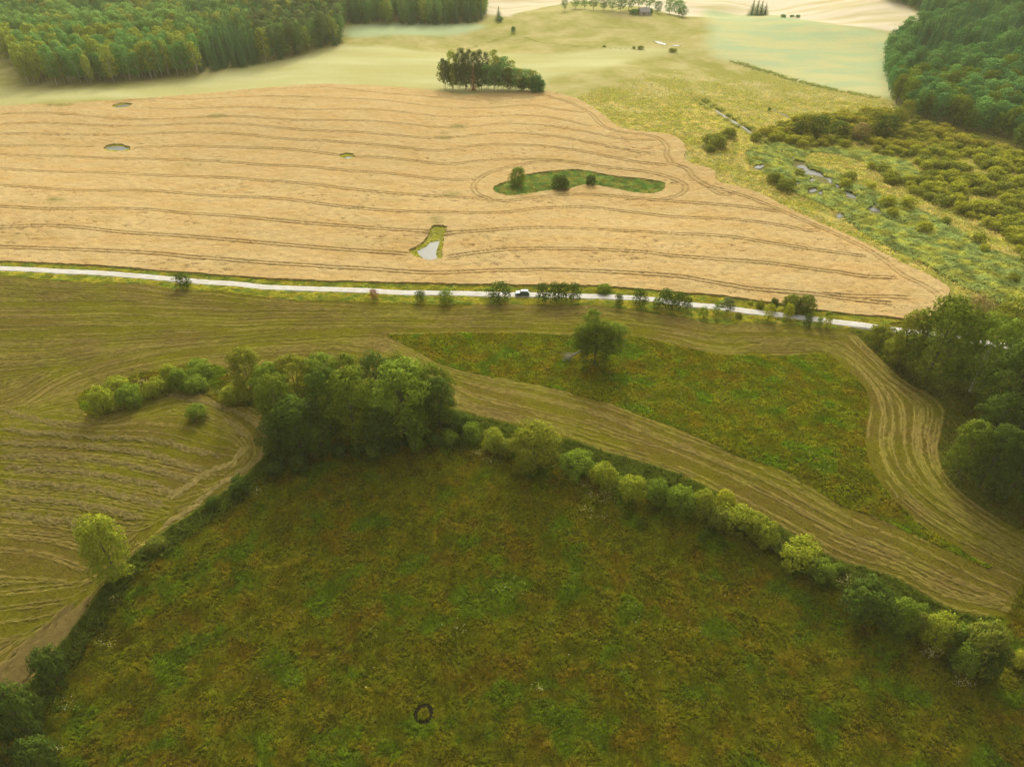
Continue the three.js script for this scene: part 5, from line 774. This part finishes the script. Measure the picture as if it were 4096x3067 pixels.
// ---------------------------------------------------------------- car on the road
console.log('car');
{
  const p0 = G(1123.5, 641.2); let bi = 0, bd = 1e9; road.forEach((q, i) => { const d = Math.hypot(q[0] - p0[0], q[1] - p0[1]); if (d < bd) { bd = d; bi = i; } });
  const a = road[bi - 1], b = road[bi + 1], turn = -Math.atan2(b[1] - a[1], b[0] - a[0]);
  const nz = [-(b[1] - a[1]), b[0] - a[0]], q = Math.hypot(...nz); const cx = road[bi][0] + nz[0] / q * 0.25, cz = road[bi][1] + nz[1] / q * 0.25;
  const car = thing('car', 'dark green compact off-road car with white-gleaming roof driving left on the gravel', 'car', null, [cx, H(road[bi][0], road[bi][1]) + 0.385, cz], turn);
  // nose toward -x; 4.55 m long, 1.78 m wide, 1.68 m high
  const paint = new THREE.MeshPhysicalMaterial({ color: new THREE.Color(0.03, 0.11, 0.1), roughness: 0.28, metalness: 0.35, clearcoat: 1, clearcoatRoughness: 0.06 });
  const glass = new THREE.MeshPhysicalMaterial({ color: new THREE.Color(0.02, 0.026, 0.026), roughness: 0.05, clearcoat: 1, clearcoatRoughness: 0.03 });
  const rubber = new THREE.MeshStandardMaterial({ color: new THREE.Color(0.02, 0.02, 0.02), roughness: 0.9 }), alloy = new THREE.MeshStandardMaterial({ color: new THREE.Color(0.6, 0.6, 0.6), roughness: 0.3, metalness: 0.9 }), trim = new THREE.MeshStandardMaterial({ color: new THREE.Color(0.16, 0.17, 0.16), roughness: 0.7 });
  const red = new THREE.MeshPhysicalMaterial({ color: new THREE.Color(0.55, 0.12, 0.02), roughness: 0.2, clearcoat: 1 }), lampGlass = new THREE.MeshPhysicalMaterial({ color: new THREE.Color(0.75, 0.75, 0.72), roughness: 0.1, clearcoat: 1 });
  const side = (pts, w, bevel = 0.06) => { const s = new THREE.Shape(pts.map(v => new THREE.Vector2(v[0], v[1]))); const g = new THREE.ExtrudeGeometry(s, { depth: w - 2 * bevel, bevelEnabled: true, bevelThickness: bevel, bevelSize: bevel, bevelSegments: 3 }); g.translate(0, 0, -(w - 2 * bevel) / 2); return g; };
  const arch = (x, r, n = 8) => { const o = []; for (let i = 0; i <= n; i++) { const t = PI - i / n * PI; o.push([x + cos(t) * r, 0.34 + sin(t) * r]); } return o; };
  mesh('body', side([[-2.2, 0.34], [-2.2, 0.62], [-2.1, 0.86], [-1.6, 0.96], [-1.15, 1.0], [2.1, 1.04], [2.2, 0.8], [2.18, 0.36], ...arch(1.32, 0.38).reverse(), ...arch(-1.32, 0.38).reverse()], 1.78, 0.07), paint, car);
  // cabin: tapered greenhouse
  const cabin = (x0, x1, t0, t1, y0, y1, w0, w1) => { const P = [[x0, y0, -w0], [x1, y0, -w0], [x1, y0, w0], [x0, y0, w0], [t0, y1, -w1], [t1, y1, -w1], [t1, y1, w1], [t0, y1, w1]]; const F = [[0, 4, 5], [0, 5, 1], [1, 5, 6], [1, 6, 2], [2, 6, 7], [2, 7, 3], [3, 7, 4], [3, 4, 0], [4, 7, 6], [4, 6, 5]]; const g = new THREE.BufferGeometry(); const arr = []; F.forEach(f => f.forEach(i => arr.push(...P[i]))); g.setAttribute('position', new THREE.Float32BufferAttribute(arr, 3)); g.computeVertexNormals(); return g; };
  mesh('cabin', cabin(-1.12, 2.08, -0.32, 1.78, 0.98, 1.6, 0.84, 0.66), paint, car);
  const pane = (v, name, label) => { const g = new THREE.BufferGeometry(); g.setAttribute('position', new THREE.Float32BufferAttribute([...v[0], ...v[1], ...v[2], ...v[0], ...v[2], ...v[3]], 3)); g.computeVertexNormals(); const m = glass.clone(); m.side = THREE.DoubleSide; return mesh(name, g, m, car); };
  const sw = (y, s) => s * (0.84 - 0.18 * (y - 0.98) / 0.62 + 0.012);
  for (const s of [-1, 1]) { const W = (x0, x1, x2, x3, y0, y1) => pane([[x0, y0, sw(y0, s)], [x1, y0, sw(y0, s)], [x2, y1, sw(y1, s)], [x3, y1, sw(y1, s)]], 'side_window'); W(-0.85, 0.12, 0.12, -0.26, 1.06, 1.5); W(0.2, 1.02, 1.0, 0.2, 1.06, 1.5); W(1.1, 1.82, 1.62, 1.08, 1.06, 1.5); }
  pane([[-1.06, 1.06, -0.76], [-1.06, 1.06, 0.76], [-0.42, 1.55, 0.62], [-0.42, 1.55, -0.62]], 'windscreen'); pane([[2.065, 1.06, -0.74], [2.065, 1.06, 0.74], [1.83, 1.54, 0.6], [1.83, 1.54, -0.6]], 'rear_window');
  mesh('roof', side([[-0.36, 1.58], [-0.2, 1.64], [0.7, 1.68], [1.6, 1.65], [1.82, 1.58]], 1.3, 0.04), paint, car);
  for (const s of [-1, 1]) { const r = mesh('roof_rail', new THREE.BoxGeometry(1.6, 0.05, 0.05), trim, car); r.position.set(0.7, 1.72, s * 0.56); }
  for (const x of [-2.17, 2.14]) { const bm = mesh('bumper', side([[-0.1, 0.34], [-0.12, 0.56], [0.1, 0.58], [0.12, 0.34]], 1.74, 0.05), trim, car); bm.position.x = x; }
  for (const s of [-1, 1]) { const sl = mesh('sill', new THREE.BoxGeometry(1.7, 0.14, 0.06), trim, car); sl.position.set(0, 0.42, s * 0.9); const hl = mesh('headlight', new THREE.SphereGeometry(0.15, 10, 8), lampGlass, car); hl.scale.set(0.7, 0.7, 1.1); hl.position.set(-2.13, 0.76, s * 0.66); const tl = mesh('tail_light', new THREE.BoxGeometry(0.16, 0.66, 0.16), red, car); tl.position.set(2.06, 1.12, s * 0.78); tl.rotation.z = 0.18; const mr = mesh('mirror', new THREE.SphereGeometry(0.11, 8, 6), paint, car); mr.scale.set(0.8, 0.9, 1.2); mr.position.set(-0.78, 1.1, s * 0.95); }
  for (const x of [-1.32, 1.32]) for (const s of [-1, 1]) { const w = new THREE.Group(); w.name = 'wheel'; w.position.set(x, 0.34, s * 0.78); car.add(w); const t = mesh('tyre', new THREE.TorusGeometry(0.25, 0.1, 8, 20), rubber, w); t.scale.z = 1.15; const rm = mesh('rim', new THREE.CylinderGeometry(0.19, 0.19, 0.16, 14), alloy, w); rm.rotation.x = PI / 2; }
}
// ---------------------------------------------------------------- small house at the far farmstead
{
  const [x, z] = G(1391, 31), w = 9, d = 6, hh = 3, y = H(x, z) - 0.3;
  const house = thing('small_house', 'small grey wooden house half hidden by far farmstead trees', 'house', null, [x, y, z], 0.25);
  const wall = new THREE.MeshStandardMaterial({ color: new THREE.Color(0.5, 0.47, 0.44), roughness: 0.95 }), roofM = new THREE.MeshStandardMaterial({ color: new THREE.Color(0.34, 0.32, 0.31), roughness: 0.9 }), dark = new THREE.MeshStandardMaterial({ color: new THREE.Color(0.04, 0.045, 0.05), roughness: 0.2 });  // wall and roof tones lightened to stand for distance haze
  const s = new THREE.Shape([new THREE.Vector2(-d / 2, 0), new THREE.Vector2(d / 2, 0), new THREE.Vector2(d / 2, hh), new THREE.Vector2(0, hh + 2.6), new THREE.Vector2(-d / 2, hh)]);
  const g = new THREE.ExtrudeGeometry(s, { depth: w, bevelEnabled: false }); g.translate(0, 0, -w / 2); g.rotateY(PI / 2); mesh('wall', g, wall, house);
  const roof = new THREE.Group(); roof.name = 'roof'; house.add(roof);
  for (const k of [-1, 1]) { const r = mesh('roof_slope', new THREE.BoxGeometry(w + 0.8, 0.16, 4.5), roofM, roof); r.position.set(0, hh + 1.28, k * 1.62); r.rotation.x = k * Math.atan2(2.6, 3); }
  const ch = mesh('chimney', new THREE.BoxGeometry(0.6, 1.6, 0.6), wall, roof); ch.position.set(1.5, hh + 2.6, 0.3);
  for (const k of [-2.6, 0.4, 3]) { const wn = mesh('window', new THREE.BoxGeometry(0.9, 1.1, 0.12), dark, house); wn.position.set(k, 1.7, d / 2 + 0.02); }
  const dr = mesh('door', new THREE.BoxGeometry(0.95, 2.05, 0.12), dark, house); dr.position.set(-1.1, 1.1, d / 2 + 0.02);
}
renderer.render(scene, camera);
